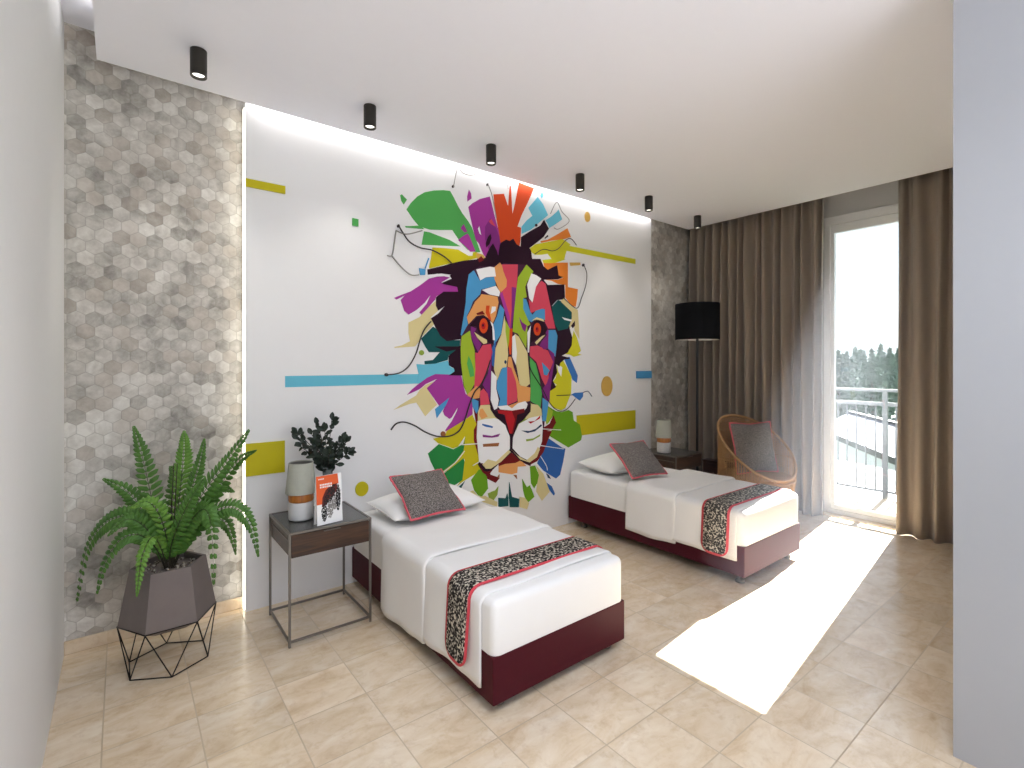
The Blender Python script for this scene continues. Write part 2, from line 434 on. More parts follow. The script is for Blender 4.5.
# ceiling spots
SPX = [(.300, 2.893), (1.175, 2.888), (2.065, 2.884), (2.956, 2.880), (3.850, 2.870), (4.760, 2.934)]
SPL = ['black cylinder ceiling spot nearest the camera, above the hexagon tiles',
       'black cylinder ceiling spot above the vase of dark leaves',
       'black cylinder ceiling spot above the purple and green top of the mane',
       'black cylinder ceiling spot above the blue leaves of the mane',
       'black cylinder ceiling spot above the far end of the white panel',
       'black cylinder ceiling spot above the black floor lamp']
def make_spot():
    t_ = thing('ceiling_spot', SPL[0], 'ceiling light', (SPX[0][0], SPX[0][1], ZC-.132), 0, 'ceiling spots in a row')
    bm = bmesh.new()
    lathe(bm, [(.029, .012), (.031, .002), (.0345, 0), (.0365, .003), (.0365, .130), (.035, .1315)], 32, cap0=False)
    lathe(bm, [(.029, .012), (.028, .03)], 32, cap0=False, cap1=True)
    link('housing', bm, M['bronze'], t_, False)
    bm = bmesh.new(); lathe(bm, [(.026, .012), (.027, .016)], 28); link('lens', bm, M['lens'], t_)
    return t_
sp0 = make_spot()
for i, (x, y) in enumerate(SPX):
    if i: copy_thing(sp0, (x, y, ZC-.132), SPL[i])
    light('spot_beam', 'SPOT', (x, y, ZC-.142), 9, (1, .95, .88), (0, .25, -1), spot_size=1.5, spot_blend=.9, shadow_soft_size=.03)
# ------------------------------------------------------------------ beds
W = .855
def drape_path(off, ztop, zb, r=.045, step=.03):
    """cross-section of a cloth over the mattress: from the left hem over the top to the right hem"""
    pts = []
    zt = ztop+off; x0 = -off; x1 = W+off; R = r+off
    k = max(3, int((zt-R-zb)/step))
    for i in range(k): pts.append((x0, zb+(zt-R-zb)*i/k))
    for i in range(7):
        a = PI-PI/2*i/6; pts.append((x0+R+R*math.cos(a), zt-R+R*math.sin(a)))
    m = int((x1-x0-2*R)/step)
    for i in range(1, m): pts.append((x0+R+(x1-x0-2*R)*i/m, zt))
    for i in range(7):
        a = PI/2-PI/2*i/6; pts.append((x1-R+R*math.cos(a), zt-R+R*math.sin(a)))
    for i in range(1, k+1): pts.append((x1, zt-R-(zt-R-zb)*i/k))
    return pts
def drape(name, y0, y1, off, thk, ztop, zb, mat, parent=None, seed=0, wob=.004, edge=.012):
    rnd = random.Random(seed)
    p = [rnd.uniform(0, 6) for _ in range(6)]
    bm = bmesh.new()
    ys = [y0, y0+.004, y0+edge] + [y0+edge+(y1-y0-2*edge)*i/16 for i in range(1, 16)] + [y1-edge, y1-.004, y1]
    def offs(j):
        n = len(ys)
        if j in (0, n-1): return off+thk*.35
        if j in (1, n-2): return off+thk*.8
        return off+thk
    def w(x, z, y, o):
        h = max(0, (ztop-.06-z))
        flare = (.006+.010*math.sin(9*y+p[0])+.006*math.sin(23*y+p[1]))*h/.3
        sgn = -1 if x < W/2 else 1
        zz = z
        if h <= 0: zz += wob*(math.sin(7*x+p[2]+3*y)*math.sin(5*y+p[3]))+wob*.5*math.sin(19*y+11*x+p[4])
        elif h > ztop-.06-zb-.001: zz += .006*math.sin(8*y+p[5])
        return (x+sgn*max(flare, 0), y, zz)
    base = drape_path(off, ztop, zb)
    outer = []; inner = []
    for j, y in enumerate(ys):
        po = drape_path(offs(j), ztop, zb)
        po = po[:len(base)] if len(po) >= len(base) else po
        outer.append([w(a, b, y, 1) for a, b in po]); inner.append([w(a, b, y, 0) for a, b in base])
    n = min(min(len(r) for r in outer), len(base))
    V = [[bm.verts.new(q) for q in r[:n]] for r in outer]; I = [[bm.verts.new(q) for q in r[:n]] for r in inner]
    J = len(ys)
    for j in range(J-1):
        for i in range(n-1):
            bm.faces.new((V[j][i], V[j][i+1], V[j+1][i+1], V[j+1][i])); bm.faces.new((I[j][i+1], I[j][i], I[j+1][i], I[j+1][i+1]))
        bm.faces.new((V[j][0], V[j+1][0], I[j+1][0], I[j][0])); bm.faces.new((V[j][n-1], I[j][n-1], I[j+1][n-1], V[j+1][n-1]))
    for i in range(n-1):
        bm.faces.new((V[0][i], I[0][i], I[0][i+1], V[0][i+1])); bm.faces.new((V[J-1][i], V[J-1][i+1], I[J-1][i+1], I[J-1][i]))
    return link(name, bm, mat, parent, True)

def runner(label, y0, y1, off, ztop, zb, group, parent_loc):
    """flecked runner with rounded ends and a red border, following the cloth underneath"""
    t_ = thing('bed_runner', label, 'bed runner', parent_loc, 0, group)
    path = drape_path(off, ztop, zb)
    # arc-length table
    cum = [0]
    for a, b in zip(path, path[1:]): cum.append(cum[-1]+math.hypot(b[0]-a[0], b[1]-a[1]))
    Ltot = cum[-1]
    def at(s):
        s = min(max(s, 0), Ltot)
        for i in range(len(cum)-1):
            if s <= cum[i+1]+1e-9:
                u = (s-cum[i])/(cum[i+1]-cum[i]); a, b = path[i], path[i+1]
                t = Vector((b[0]-a[0], b[1]-a[1])).normalized(); nn = Vector((-t.y, t.x))
                return Vector((a[0]+(b[0]-a[0])*u, a[1]+(b[1]-a[1])*u)), nn
        return Vector(path[-1]), Vector((1, 0))
    yc = (y0+y1)/2; hw = (y1-y0)/2
    def P(s, y, h):
        q, nn = at(s)
        hh = max(0, ztop-.06-q.y); sg = -1 if q.x < W/2 else 1
        fl = (.016+.010*math.sin(9*y))*hh/.3
        return (q.x+nn.x*h+sg*fl, y, q.y+nn.y*h)
    def halfw(s, inset, R):
        d = min(s, Ltot-s)-inset; w_ = hw-inset; R = max(R-inset, .005)
        if d < 0: return 0
        if d < R: return w_-R+math.sqrt(max(0, R*R-(R-d)**2))
        return w_
    def sheet(inset, R, h):
        bm = bmesh.new()
        ss = [inset+(R*(1-math.cos(PI/2*i/6))) for i in range(7)]
        k = 70; mid = [ss[-1]+(Ltot-2*ss[-1])*i/k for i in range(1, k)]
        ss = ss+mid+[Ltot-s for s in reversed(ss)]
        rows = []
        for s in ss:
            w_ = max(halfw(s, inset, R), .002)
            rows.append([bm.verts.new(P(s, yc+w_*(-1+2*i/6), hh)) for hh in (h, 0) for i in range(7)])
        for a, b in zip(rows, rows[1:]):
            for i in range(6):
                bm.faces.new((a[i], a[i+1], b[i+1], b[i])); bm.faces.new((a[8+i], a[7+i], b[7+i], b[8+i]))
            bm.faces.new((a[0], b[0], b[7], a[7])); bm.faces.new((a[6], a[13], b[13], b[6]))
        for r in (rows[0], rows[-1]):
            bm.faces.new(r[:7]+r[7:][::-1])
        return bm
    link('border', sheet(0, .07, .004), M['red'], t_, True)['label'] = 'red border'
    link('cloth', sheet(.017, .055, .0065), M['fleck'], t_, True)
    return t_

def pad_mesh(w, h, t, nu=22, nv=22, pinch=.06, ex=2.4, seed=0):
    """pillow: closed cushion with pinched edges, lying in local x (w) and y (h), z thickness"""
    rnd = random.Random(seed); p = [rnd.uniform(0, 6) for _ in range(4)]
    bm = bmesh.new()
    def pt(u, v, s):
        k = (1-abs(u)**ex)*(1-abs(v)**ex)
        x = u*w/2*(1-pinch*(1-v*v)*0 - pinch*(1-abs(v))*abs(u)**3*.9); y = v*h/2*(1-pinch*(1-abs(u))*abs(v)**3*.9)
        z = s*(t/2*max(k, 0)**.55)+.006*math.sin(5*u+p[0])*math.sin(4*v+p[1])*max(k, 0)
        return (x, y, z)
    top = [[None]*(nv+1) for _ in range(nu+1)]; bot = [[None]*(nv+1) for _ in range(nu+1)]
    for i in range(nu+1):
        for j in range(nv+1):
            u, v = math.sin(PI/2*(-1+2*i/nu)), math.sin(PI/2*(-1+2*j/nv))
            top[i][j] = bm.verts.new(pt(u, v, 1))
            bot[i][j] = top[i][j] if i in (0, nu) or j in (0, nv) else bm.verts.new(pt(u, v, -1))
    for i in range(nu):
        for j in range(nv):
            bm.faces.new((top[i][j], top[i+1][j], top[i+1][j+1], top[i][j+1]))
            bm.faces.new((bot[i][j+1], bot[i+1][j+1], bot[i+1][j], bot[i][j]))
    edge = [top[i][0].co.copy() for i in range(nu)]+[top[nu][j].co.copy() for j in range(nv)]+[top[i][nv].co.copy() for i in range(nu, 0, -1)]+[top[0][j].co.copy() for j in range(nv, 0, -1)]
    return bm, edge

def throw_cushion(label, loc, rot, w, h, group, th=.13):
    """cushion standing on its lower edge: local x across, local y up along the face"""
    t_ = thing('throw_cushion', label, 'cushion', loc, 0, group); t_.rotation_euler = rot
    bm, edge = pad_mesh(w, h, th, pinch=.10, ex=2.2, seed=3)
    for v in bm.verts: v.co.y += h/2
    link('cover', bm, M['fur'], t_, True)
    bm = bmesh.new()
    rnd = random.Random(5)
    e = [(q.x+rnd.uniform(-.0025, .0025), q.y+h/2+rnd.uniform(-.0025, .0025), q.z) for q in edge]
    tube(bm, e, .0075, 7, closed=True); link('piping', bm, M['pink'], t_)['label'] = 'coral piping'
    return t_

def bed(i, loc, L, z0, A):
    who = A['who']
    t_ = thing('bed', A['bed'], 'bed', loc, 0, 'single beds')
    zt, zm = z0+.205, z0+.205+.232
    bm = B(0, W, 0, L, z0, zt); bevel(bm, .006, 2); link('base', bm, M['bed_base'], t_)['label'] = 'burgundy bed base'
    for x in (.075, W-.075):
        for y in (.07, L-.13):
            bm = bmesh.new()
            lathe(bm, [(.022, 0), (.03, .004), (.031, .014), (.024, .024), (.013, .03), (.012, z0+.004)], 20, (x, y))
            link('leg', bm, M['steel'], t_, True)
    bm = B(.003, W-.003, .003, L-.004, zt-.034, zm); bevel(bm, .036, 5)
    bmesh.ops.subdivide_edges(bm, edges=[e for e in bm.edges if e.calc_length() > .3], cuts=6, use_grid_fill=True)
    link('mattress', bm, M['sheet'], t_, True)['label'] = 'mattress in a fitted white sheet'
    # coverlet: lower layer, with the folded-back upper layer towards the head
    c = thing('coverlet', A['cov'], 'blanket', loc, 0, 'white coverlets')
    drape('lower_layer', A['c0'], A['fold']+.05, .002, .010, zm, z0+A['hem'], M['cover'], c, 10+i)
    drape('upper_layer', A['fold'], A['c1'], .0125, .013, zm, z0+A['hem2'], M['cover'], c, 20+i)
    runner(A['run'], A['r0'], A['r1'], .0138, zm, z0+A['rhem'], 'flecked bed runners', loc)
    p = thing('pillow', A['pil'], 'pillow', (loc[0]+A['px'], loc[1]+A['py'], zm+.066), A['prz'], 'white pillows')
    p.rotation_euler = (math.radians(4), 0, A['prz'])
    bm, e = pad_mesh(.70, .40, .15, pinch=.05, ex=2.6, seed=i)
    link('pillowcase', bm, M['sheet'], p, True)
    bm = bmesh.new(); tube(bm, e, .003, 6, closed=True); link('seam', bm, M['sheet'], p)
    throw_cushion(A['cus'], (loc[0]+A['cx'], loc[1]+A['cy'], zm+A['cz']), (math.radians(A['lean']), math.radians(A['roll']), math.radians(A['crz'])), .385, .37, 'grey throw cushions')
    return t_
bed(0, (1.237, 1.712, 0), 1.642, .045, dict(who='near', bed='single bed with burgundy base in the foreground, nearest the camera',
    cov='white coverlet folded over the nearest bed', run='black and cream flecked runner with red border on the nearest bed',
    pil='white pillow on the nearest bed behind its grey cushion', cus='grey tweed cushion with coral piping on the nearest bed',
    c0=.085, fold=.575, c1=1.10, hem=.045, hem2=.015, r0=.155, r1=.350, rhem=.088,
    px=.42, py=1.36, prz=.06, cx=.335, cy=1.045, cz=.066, lean=34, crz=0, roll=0))
bed(1, (3.262, 1.667, 0), 1.66, .068, dict(who='far', bed='single bed with burgundy base nearer the window, beside the sun patch',
    cov='white coverlet folded over the bed nearer the window', run='black and cream flecked runner with red border on the bed nearer the window',
    pil='white pillow on the bed nearer the window behind its grey cushion', cus='grey tweed cushion with coral piping on the bed nearer the window',
    c0=.05, fold=.515, c1=.975, hem=.105, hem2=.085, r0=.095, r1=.300, rhem=.108,
    px=.40, py=1.40, prz=.04, cx=.195, cy=.895, cz=.058, lean=40, crz=-9, roll=0))
# ------------------------------------------------------------------ bedside tables
def make_table(label, loc):
    t_ = thing('bedside_table', label, 'bedside table', loc, 0, 'bedside tables')
    w, d, h, q = .452, .448, .603, .006
    for x in (q, w-q):
        for y in (q, d-q):
            bm = B(x-q, x+q, y-q, y+q, 0, h); bevel(bm, .001, 1); link('leg', bm, M['steel'], t_)
    bm = bmesh.new()
    for y in (q, d-q): box(bm, 2*q, w-2*q, y-q*.8, y+q*.8, .022, .034)
    for x in (q, w-q): box(bm, x-q*.8, x+q*.8, 2*q, d-2*q, .022, .034)
    link('bottom_rail', bm, M['steel'], t_)
    bm = bmesh.new()
    box(bm, .004, w-.004, .004, d-.004, h-.012, h-.002)
    link('table_top', bm, M['table_top'], t_)['label'] = 'grey metal top'
    bm = bmesh.new()
    for y in (q, d-q): box(bm, 2*q, w-2*q, y-q, y+q, h-.011, h)
    for x in (q, w-q): box(bm, x-q, x+q, 2*q, d-2*q, h-.011, h)
    link('top_frame', bm, M['steel'], t_)
    bm = B(.012, w-.012, .022, d-.012, h-.136, h-.012); bevel(bm, .002, 1)
    link('case', bm, M['walnut'], t_)
    for x in (.0105, w-.0105): link('side_groove', B(x-.0015, x+.0015, .03, d-.02, h-.058, h-.052), M['steel'], t_)
    bm = B(.014, w-.014, .002, .022, h-.134, h-.015); bevel(bm, .0015, 1)
    dr = link('drawer', bm, M['walnut'], t_)
    bm = bmesh.new(); box(bm, w*.5-.045, w*.5+.045, -.008, .003, h-.022, h-.018)
    link('handle', bm, M['steel'], dr)
    return t_
T1 = (.692, 2.788, 0); T2 = (4.165, 2.79, 0)
tb = make_table('metal framed walnut bedside table between the fern and the nearest bed', T1)
copy_thing(tb, T2, 'metal framed walnut bedside table beyond the bed nearer the window')

def make_lamp(label, loc):
    t_ = thing('table_lamp', label, 'lamp', loc, 0, 'table lamps')
    bm = bmesh.new(); lathe(bm, [(.058, 0), (.066, .004), (.0675, .012), (.0675, .098), (.064, .103)], 40); link('base', bm, M['lamp_white'], t_, True)
    bm = bmesh.new(); lathe(bm, [(.060, .103), (.066, .105), (.0685, .112), (.0685, .148), (.063, .158)], 40); link('wood_band', bm, M['lamp_band'], t_, True)['label'] = 'orange wood band'
    bm = bmesh.new()
    lathe(bm, [(.084, .152), (.0665, .325), (.064, .325), (.0815, .154)], 40, cap0=False, cap1=False)
    n = len(bm.verts)//4; bm.verts.ensure_lookup_table()
    for i in range(n): bm.faces.new((bm.verts[3*n+i], bm.verts[3*n+(i+1) % n], bm.verts[(i+1) % n], bm.verts[i]))
    link('lamp_shade', bm, M['lamp_shade'], t_, False)
    bm = bmesh.new(); lathe(bm, [(.006, .156), (.0650, .316), (.0650, .319)], 40, cap0=False); link('shadow_disc', bm, M['bronze'], t_)['label'] = 'dark disc standing in for the shadow inside the shade'  # dark disc put in as the shadow inside the open top
    return t_
lp = make_lamp('small white lamp with orange wood band and grey shade beside the brochure', (T1[0]+.125, T1[1]+.235, .603))
copy_thing(lp, (T2[0]+.130, T2[1]+.23, .603), 'small white lamp with orange wood band on the table beyond the far bed')

# brochure standing on the near table: two leaning leaves joined at the top
def brochure():
    t_ = thing('brochure', 'standing white and orange brochure with a black leaf print on the near bedside table', 'brochure', (.918, 2.852, .6035), math.radians(8))
    w, h = .148, .268
    def leaf(sgn):
        bm = bmesh.new()
        y0 = -.022*sgn; y1 = -.003*sgn; t = .006
        v = [bm.verts.new(p) for p in ((-w/2, y0, 0), (w/2, y0, 0), (w/2, y1, h), (-w/2, y1, h), (-w/2, y0+t*sgn, 0), (w/2, y0+t*sgn, 0), (w/2, y1+t*sgn*.5, h), (-w/2, y1+t*sgn*.5, h))]
        for q in ((0, 1, 2, 3), (5, 4, 7, 6), (0, 4, 5, 1), (3, 2, 6, 7), (0, 3, 7, 4), (1, 5, 6, 2)): bm.faces.new([v[i] for i in q])
        return bm
    fr = link('front_leaf', leaf(1), M['paper'], t_); link('back_leaf', leaf(-1), M['paper'], t_)
    tilt = math.atan2(.019, h)
    def on(u, v, d): # u -1..1 across, v 0..1 up
        return (u*w/2, -.022+.019*v-.0004-d, v*h)
    def patch(name, polys, m, d=.0003, par=fr):
        bm = bmesh.new()
        for p in polys:
            a = [bm.verts.new(on(u, v, d)) for u, v in p]; b = [bm.verts.new(on(u, v, -.0002)) for u, v in p]
            bm.faces.new(a)
            for i in range(len(p)): bm.faces.new((a[i], b[i], b[(i+1) % len(p)], a[(i+1) % len(p)]))
        return link(name, bm, m, par)
    patch('orange_field', [[(-1, .42), (-.35, .42), (-.12, .56), (.25, .72), (.76, .80), (.70, 1), (-1, 1)]], M['orange'])
    rnd = random.Random(4)
    # abstract feather of dark strokes
    def feather(x0, y0, x1, y1, wid, k, lo):
        out = []
        for i in range(k):
            s = (i+.5)/k; cx = x0+(x1-x0)*s; cy = y0+(y1-y0)*s
            wv = wid*math.sin(PI*min(1, max(.08, s)))**.6
            for j in range(5):
                a = -wv+2*wv*(j+rnd.uniform(.0, .5))/5; b = a+2*wv/5*rnd.uniform(.7, 1.15)
                dy = rnd.uniform(-.012, .012); hgt = .9/k*abs(y1-y0)*rnd.uniform(.8, 1.3)
                out.append([(cx+a, cy+dy-a*.12), (cx+b, cy+dy-b*.12), (cx+b+.03, cy+dy+hgt-b*.12), (cx+a+.03, cy+dy+hgt-a*.12)])
        return out
    patch('leaf_print', [[(-.62, .36), (-.55, .55), (-.30, .69), (0.1, .78), (.62, .80), (.64, .72), (.5, .62), (.1, .50), (-.25, .40), (-.45, .37)]], plain('dark_red_print', (96, 24, 20), .4), .0006)
    patch('leaf_print', feather(-.50, .05, -.42, .40, .22, 9, 0)+feather(-.40, .38, .40, .76, .30, 10, 0)+feather(.62, .22, .70, .74, .20, 10, 0), M['ink'], .0010)
    patch('leaf_print', feather(-.05, .10, .12, .52, .25, 9, 0)+feather(.35, .25, .45, .55, .2, 7, 0), M['grey_print'], .0008)
    # white lettering, too small to read in the photo
    def line(x, v, hgt, ws):
        L1 = []
        for a in ws:
            L1.append([(x, v), (x+a, v), (x+a, v+hgt), (x, v+hgt)]); x += a+.035
        patch('lettering', L1, M['paper'], .0010)
    line(-.82, .925, .022, (.09, .07, .09, .07)); line(-.72, .80, .034, (.10, .08, .10, .09, .10, .08, .05, .09)); line(-.72, .752, .034, (.09, .07, .10, .09, .05, .10, .10, .09))
brochure()

# vase with dark eucalyptus
def leaf_disc(bm, c, d, nrm, L, wd, mi=0):
    d = d.normalized(); s = d.cross(nrm)
    if s.length < 1e-4: s = d.cross(Vector((0, 0, 1)))
    s.normalize(); nn = s.cross(d).normalized()
    pr = [(0, 0), (.2, .55), (.45, 1), (.7, .85), (.9, .45), (1, 0)]
    l = [c+d*L*t-s*wd/2*k+nn*(.10*L*k) for t, k in pr]; r = [c+d*L*t+s*wd/2*k+nn*(.10*L*k) for t, k in pr[1:-1]]
    m = [c+d*L*t for t, k in pr]
    vm = [bm.verts.new(p) for p in m]; vl = [bm.verts.new(p) for p in l[1:-1]]; vr = [bm.verts.new(p) for p in r]
    for V in (vl, vr):
        bm.faces.new((vm[0], vm[1], V[0])).material_index = mi
        for i in range(3): bm.faces.new((vm[i+1], vm[i+2], V[i+1], V[i])).material_index = mi
        bm.faces.new((vm[4], vm[5], V[3])).material_index = mi
def vase():
    rnd = random.Random(12)
    c0 = Vector((.985, 3.075, .603))
    t_ = thing('vase_of_leaves', 'smoky vase of dark eucalyptus branches behind the brochure', 'vase', c0)
    bm = bmesh.new(); lathe(bm, [(.03, 0), (.042, .01), (.048, .08), (.042, .15), (.028, .20), (.030, .255), (.033, .268), (.029, .268), (.026, .21), (.02, .2)], 28); link('vase_body', bm, M['vase'], t_, True)
    Rv = Vector((.788, -.616, 0)); Fv = Vector((.616, .788, 0))
    tips = [(-.19, .47, .02), (-.155, .44, -.05), (-.115, .455, .05), (-.06, .52, 0), (.01, .545, .04), (.005, .50, -.06), (.075, .43, .03), (.125, .425, -.04), (.10, .34, .08), (-.18, .38, .05), (-.04, .42, -.10), (.05, .37, -.11)]
    for a, h, dd in tips:
        p0 = Vector((rnd.uniform(-.012, .012), rnd.uniform(-.012, .012), .20)); tip = Rv*a+Fv*dd+Vector((0, 0, h))
        mid = Vector((tip.x*.35, tip.y*.35, .20+(h-.20)*.55))
        pts = catmull([p0, mid, tip], 7)
        br = link('branch', T((pts, [.0022]*len(pts)), n=5), M['twig'], t_)
        bm = bmesh.new()
        for i in range(3, len(pts)):
            for s in (-1, 1):
                if rnd.random() < .45: continue
                d = (pts[i]-pts[i-1]).normalized(); sd = d.cross(Vector((rnd.uniform(-1, 1), rnd.uniform(-1, 1), rnd.uniform(-1, 1)))).normalized()
                leaf_disc(bm, pts[i], (d*.6+sd*s*.9), Vector((rnd.uniform(-.5, .5)-.4, -.8, rnd.uniform(0, .8))), rnd.uniform(.042, .062), rnd.uniform(.024, .034))
        leaf_disc(bm, pts[-1], pts[-1]-pts[-3], Vector((-.4, -.8, .3)), .052, .03)
        link('leaves', bm, M['euca'], br, False, False)
vase()

# ------------------------------------------------------------------ fern in a faceted pot on a wire stand
def fern():
    C0 = Vector((.19, 3.06, 0))
    t_ = thing('potted_fern', 'green fern in a faceted dark pot on a black wire stand by the hexagon tiles', 'potted plant', C0)
    r0, r1, r2, z1, z2 = .183, .206, .160, .230, .495
    base = [Vector((r0*math.cos(math.radians(a)), r0*math.sin(math.radians(a)), .003)) for a in range(-90, 270, 60)]
    mid = [Vector((r1*math.cos(math.radians(a)), r1*math.sin(math.radians(a)), z1)) for a in range(-60, 300, 60)]
    top = [Vector((r2*math.cos(math.radians(a)), r2*math.sin(math.radians(a)), z2)) for a in range(-60, 300, 60)]
    low = [Vector((.118*math.cos(math.radians(a)), .118*math.sin(math.radians(a)), z1-.045)) for a in range(-60, 300, 60)]
    st = bmesh.new()
    for i in range(6):
        tube(st, [base[i], base[(i+1) % 6]], .003, 6); tube(st, [base[i], mid[i-1]], .003, 6); tube(st, [base[i], mid[i]], .003, 6)
        tube(st, [mid[i]*1.005, mid[(i+1) % 6]*1.005], .003, 6)
    link('wire_stand', st, M['wire'], t_)
    bm = bmesh.new()
    inn = [Vector((p.x*.9, p.y*.9, z2)) for p in top]; soil = [Vector((p.x*.95, p.y*.95, z2-.035)) for p in top]
    rings = [[bm.verts.new(p) for p in R] for R in (low, mid, top, inn, soil)]
    for a, b in zip(rings, rings[1:]):
        for i in range(6): bm.faces.new((a[i], a[(i+1) % 6], b[(i+1) % 6], b[i]))
    bm.faces.new(rings[0][::-1])
    bm.faces.new(rings[-1])
    link('pot', bm, M['concrete'], t_)['label'] = 'faceted dark grey pot'
    bm = bmesh.new()
    rnd = random.Random(2)
    for k in range(90):
        a, r = rnd.uniform(0, 2*PI), .135*math.sqrt(rnd.random()); q = rnd.uniform(.006, .011)
        m4 = Matrix.Translation((r*math.cos(a), r*math.sin(a), z2-.034+q*.5)) @ Matrix.Diagonal((1, 1, .7, 1))
        bmesh.ops.create_icosphere(bm, subdivisions=1, radius=q, matrix=m4)
    tag(link('pebbles', bm, M['soil'], t_), kind='stuff')
    # fronds; control points given as offsets across / away / up from the pot mouth
    Rv = Vector((.788, -.616, 0)); Fv = Vector((.616, .788, 0))
    def P(r, f, z): return Rv*r+Fv*f+Vector((0, 0, z))
    O = P(0, 0, z2-.03)
    fr = [ # points (r, f, z), half width, pairs, tone
     ([(-.03, .0, .56), (-.10, .02, .80), (-.165, .04, 1.02), (-.215, .05, 1.165)], .060, 26, 0),
     ([(.00, .04, .60), (.005, .08, .85), (.008, .10, 1.03), (.01, .10, 1.135)], .062, 28, 1),
     ([(.03, .03, .60), (.075, .05, .82), (.115, .06, .98), (.14, .06, 1.10)], .050, 26, 0),
     ([(.05, .0, .60), (.16, .0, .82), (.285, .01, 1.0), (.40, .0, 1.155)], .066, 28, 0),
     ([(.06, .05, .60), (.17, .08, .80), (.29, .10, .98), (.405, .06, 1.045)], .048, 24, 0),
     ([(-.04, .02, .56), (-.14, .03, .72), (-.23, .03, .84), (-.325, .0, .91)], .056, 22, 0),
     ([(-.05, -.02, .60), (-.14, -.04, .73), (-.27, -.05, .715), (-.39, -.03, .57), (-.50, .04, .28)], .056, 32, 0),
     ([(-.04, -.04, .58), (-.10, -.07, .655), (-.17, -.10, .64), (-.23, -.12, .53), (-.255, -.13, .40)], .046, 22, 0),
     ([(-.005, -.05, .58), (-.005, -.11, .66), (-.01, -.165, .60), (-.015, -.185, .50), (-.02, -.19, .415)], .036, 20, 1),
     ([(.05, -.02, .58), (.14, -.04, .72), (.225, -.07, .78), (.27, -.09, .68), (.285, -.10, .43)], .056, 26, 0),
     ([(.07, .0, .58), (.20, .0, .73), (.325, .0, .77), (.415, -.01, .69), (.46, -.02, .535)], .050, 28, 0),
     ([(.06, .03, .58), (.15, .06, .68), (.225, .08, .68), (.265, .09, .60), (.28, .10, .50)], .040, 20, 0),
     ([(.03, -.03, .58), (.09, -.05, .72), (.15, -.05, .84), (.20, -.04, .92)], .056, 20, 0),
     ([(-.02, .05, .58), (-.06, .12, .78), (-.09, .18, .90), (-.13, .20, .93)], .050, 20, 0),
     ([(.01, -.02, .58), (-.01, -.05, .74), (-.05, -.08, .82), (-.11, -.10, .80)], .046, 18, 1),
     ([(-.03, -.02, .57), (-.09, -.06, .70), (-.14, -.10, .74), (-.19, -.14, .68)], .046, 18, 0),
     ([(.04, .06, .58), (.10, .13, .74), (.15, .18, .82), (.21, .2, .80)], .046, 18, 0)]
    for pts, hw, n, tone in fr:
        c = catmull([O+P(pts[0][0]*.3, pts[0][1]*.3, 0)]+[P(*q) for q in pts], 12)
        c = [p-Vector((0, 0, 0)) for p in c]
        bm = bmesh.new()
        tube(bm, c, [.003*(1-.9*i/len(c)) for i in range(len(c))], 5, mi=0)
        N = len(c)
        for i in range(n):
            s = .16+.83*i/(n-1); k = s*(N-1); a = int(k); a = min(a, N-2); u = k-a
            p = c[a].lerp(c[a+1], u); tg = (c[a+1]-c[a]).normalized()
            view = Vector((-.55, -.70, .62))
            side = tg.cross(view)
            if side.length < .1: side = tg.cross(Vector((0, 0, 1)))
            side.normalize(); nn = side.cross(tg).normalized()
            if nn.dot(view) < 0: nn = -nn
            prof = min(1, (s-.05)/.22)**.7*(1-max(0, (s-.55))/.47)**.8
            Lf = hw*1.12*max(.14, prof)*rnd.uniform(.92, 1.08); wd = sum((b_-a_).length for a_, b_ in zip(c, c[1:]))*.84/n*1.18
            for sg in (-1, 1):
                d = (side*sg+tg*.42-nn*.16).normalized(); e = (tg*.9-side*sg*.1).normalized()
                q = [p-e*wd*.1, p+d*Lf*.25-e*wd*.45, p+d*Lf*.78-e*wd*.38, p+d*Lf+e*wd*.1, p+d*Lf*.78+e*wd*.38, p+d*Lf*.2+e*wd*.5]
                m1 = p+d*Lf*.5+nn*.006
                vs = [bm.verts.new(x) for x in q]; vc = bm.verts.new(m1)
                for j in range(6): bm.faces.new((vs[j], vs[(j+1) % 6], vc)).material_index = 1
        link('frond', bm, [M['stalk'], M['fern2'] if tone else M['fern']], t_, False, False)
    bm = bmesh.new()
    for dx in (-.012, .006): tube(bm, [P(dx, .03, .47), P(dx-.01, .05, .75), P(dx-.004, .06, .98)], [.004, .0035, .002], 5)
    link('dry_stem', bm, M['stalk'], t_)
fern()

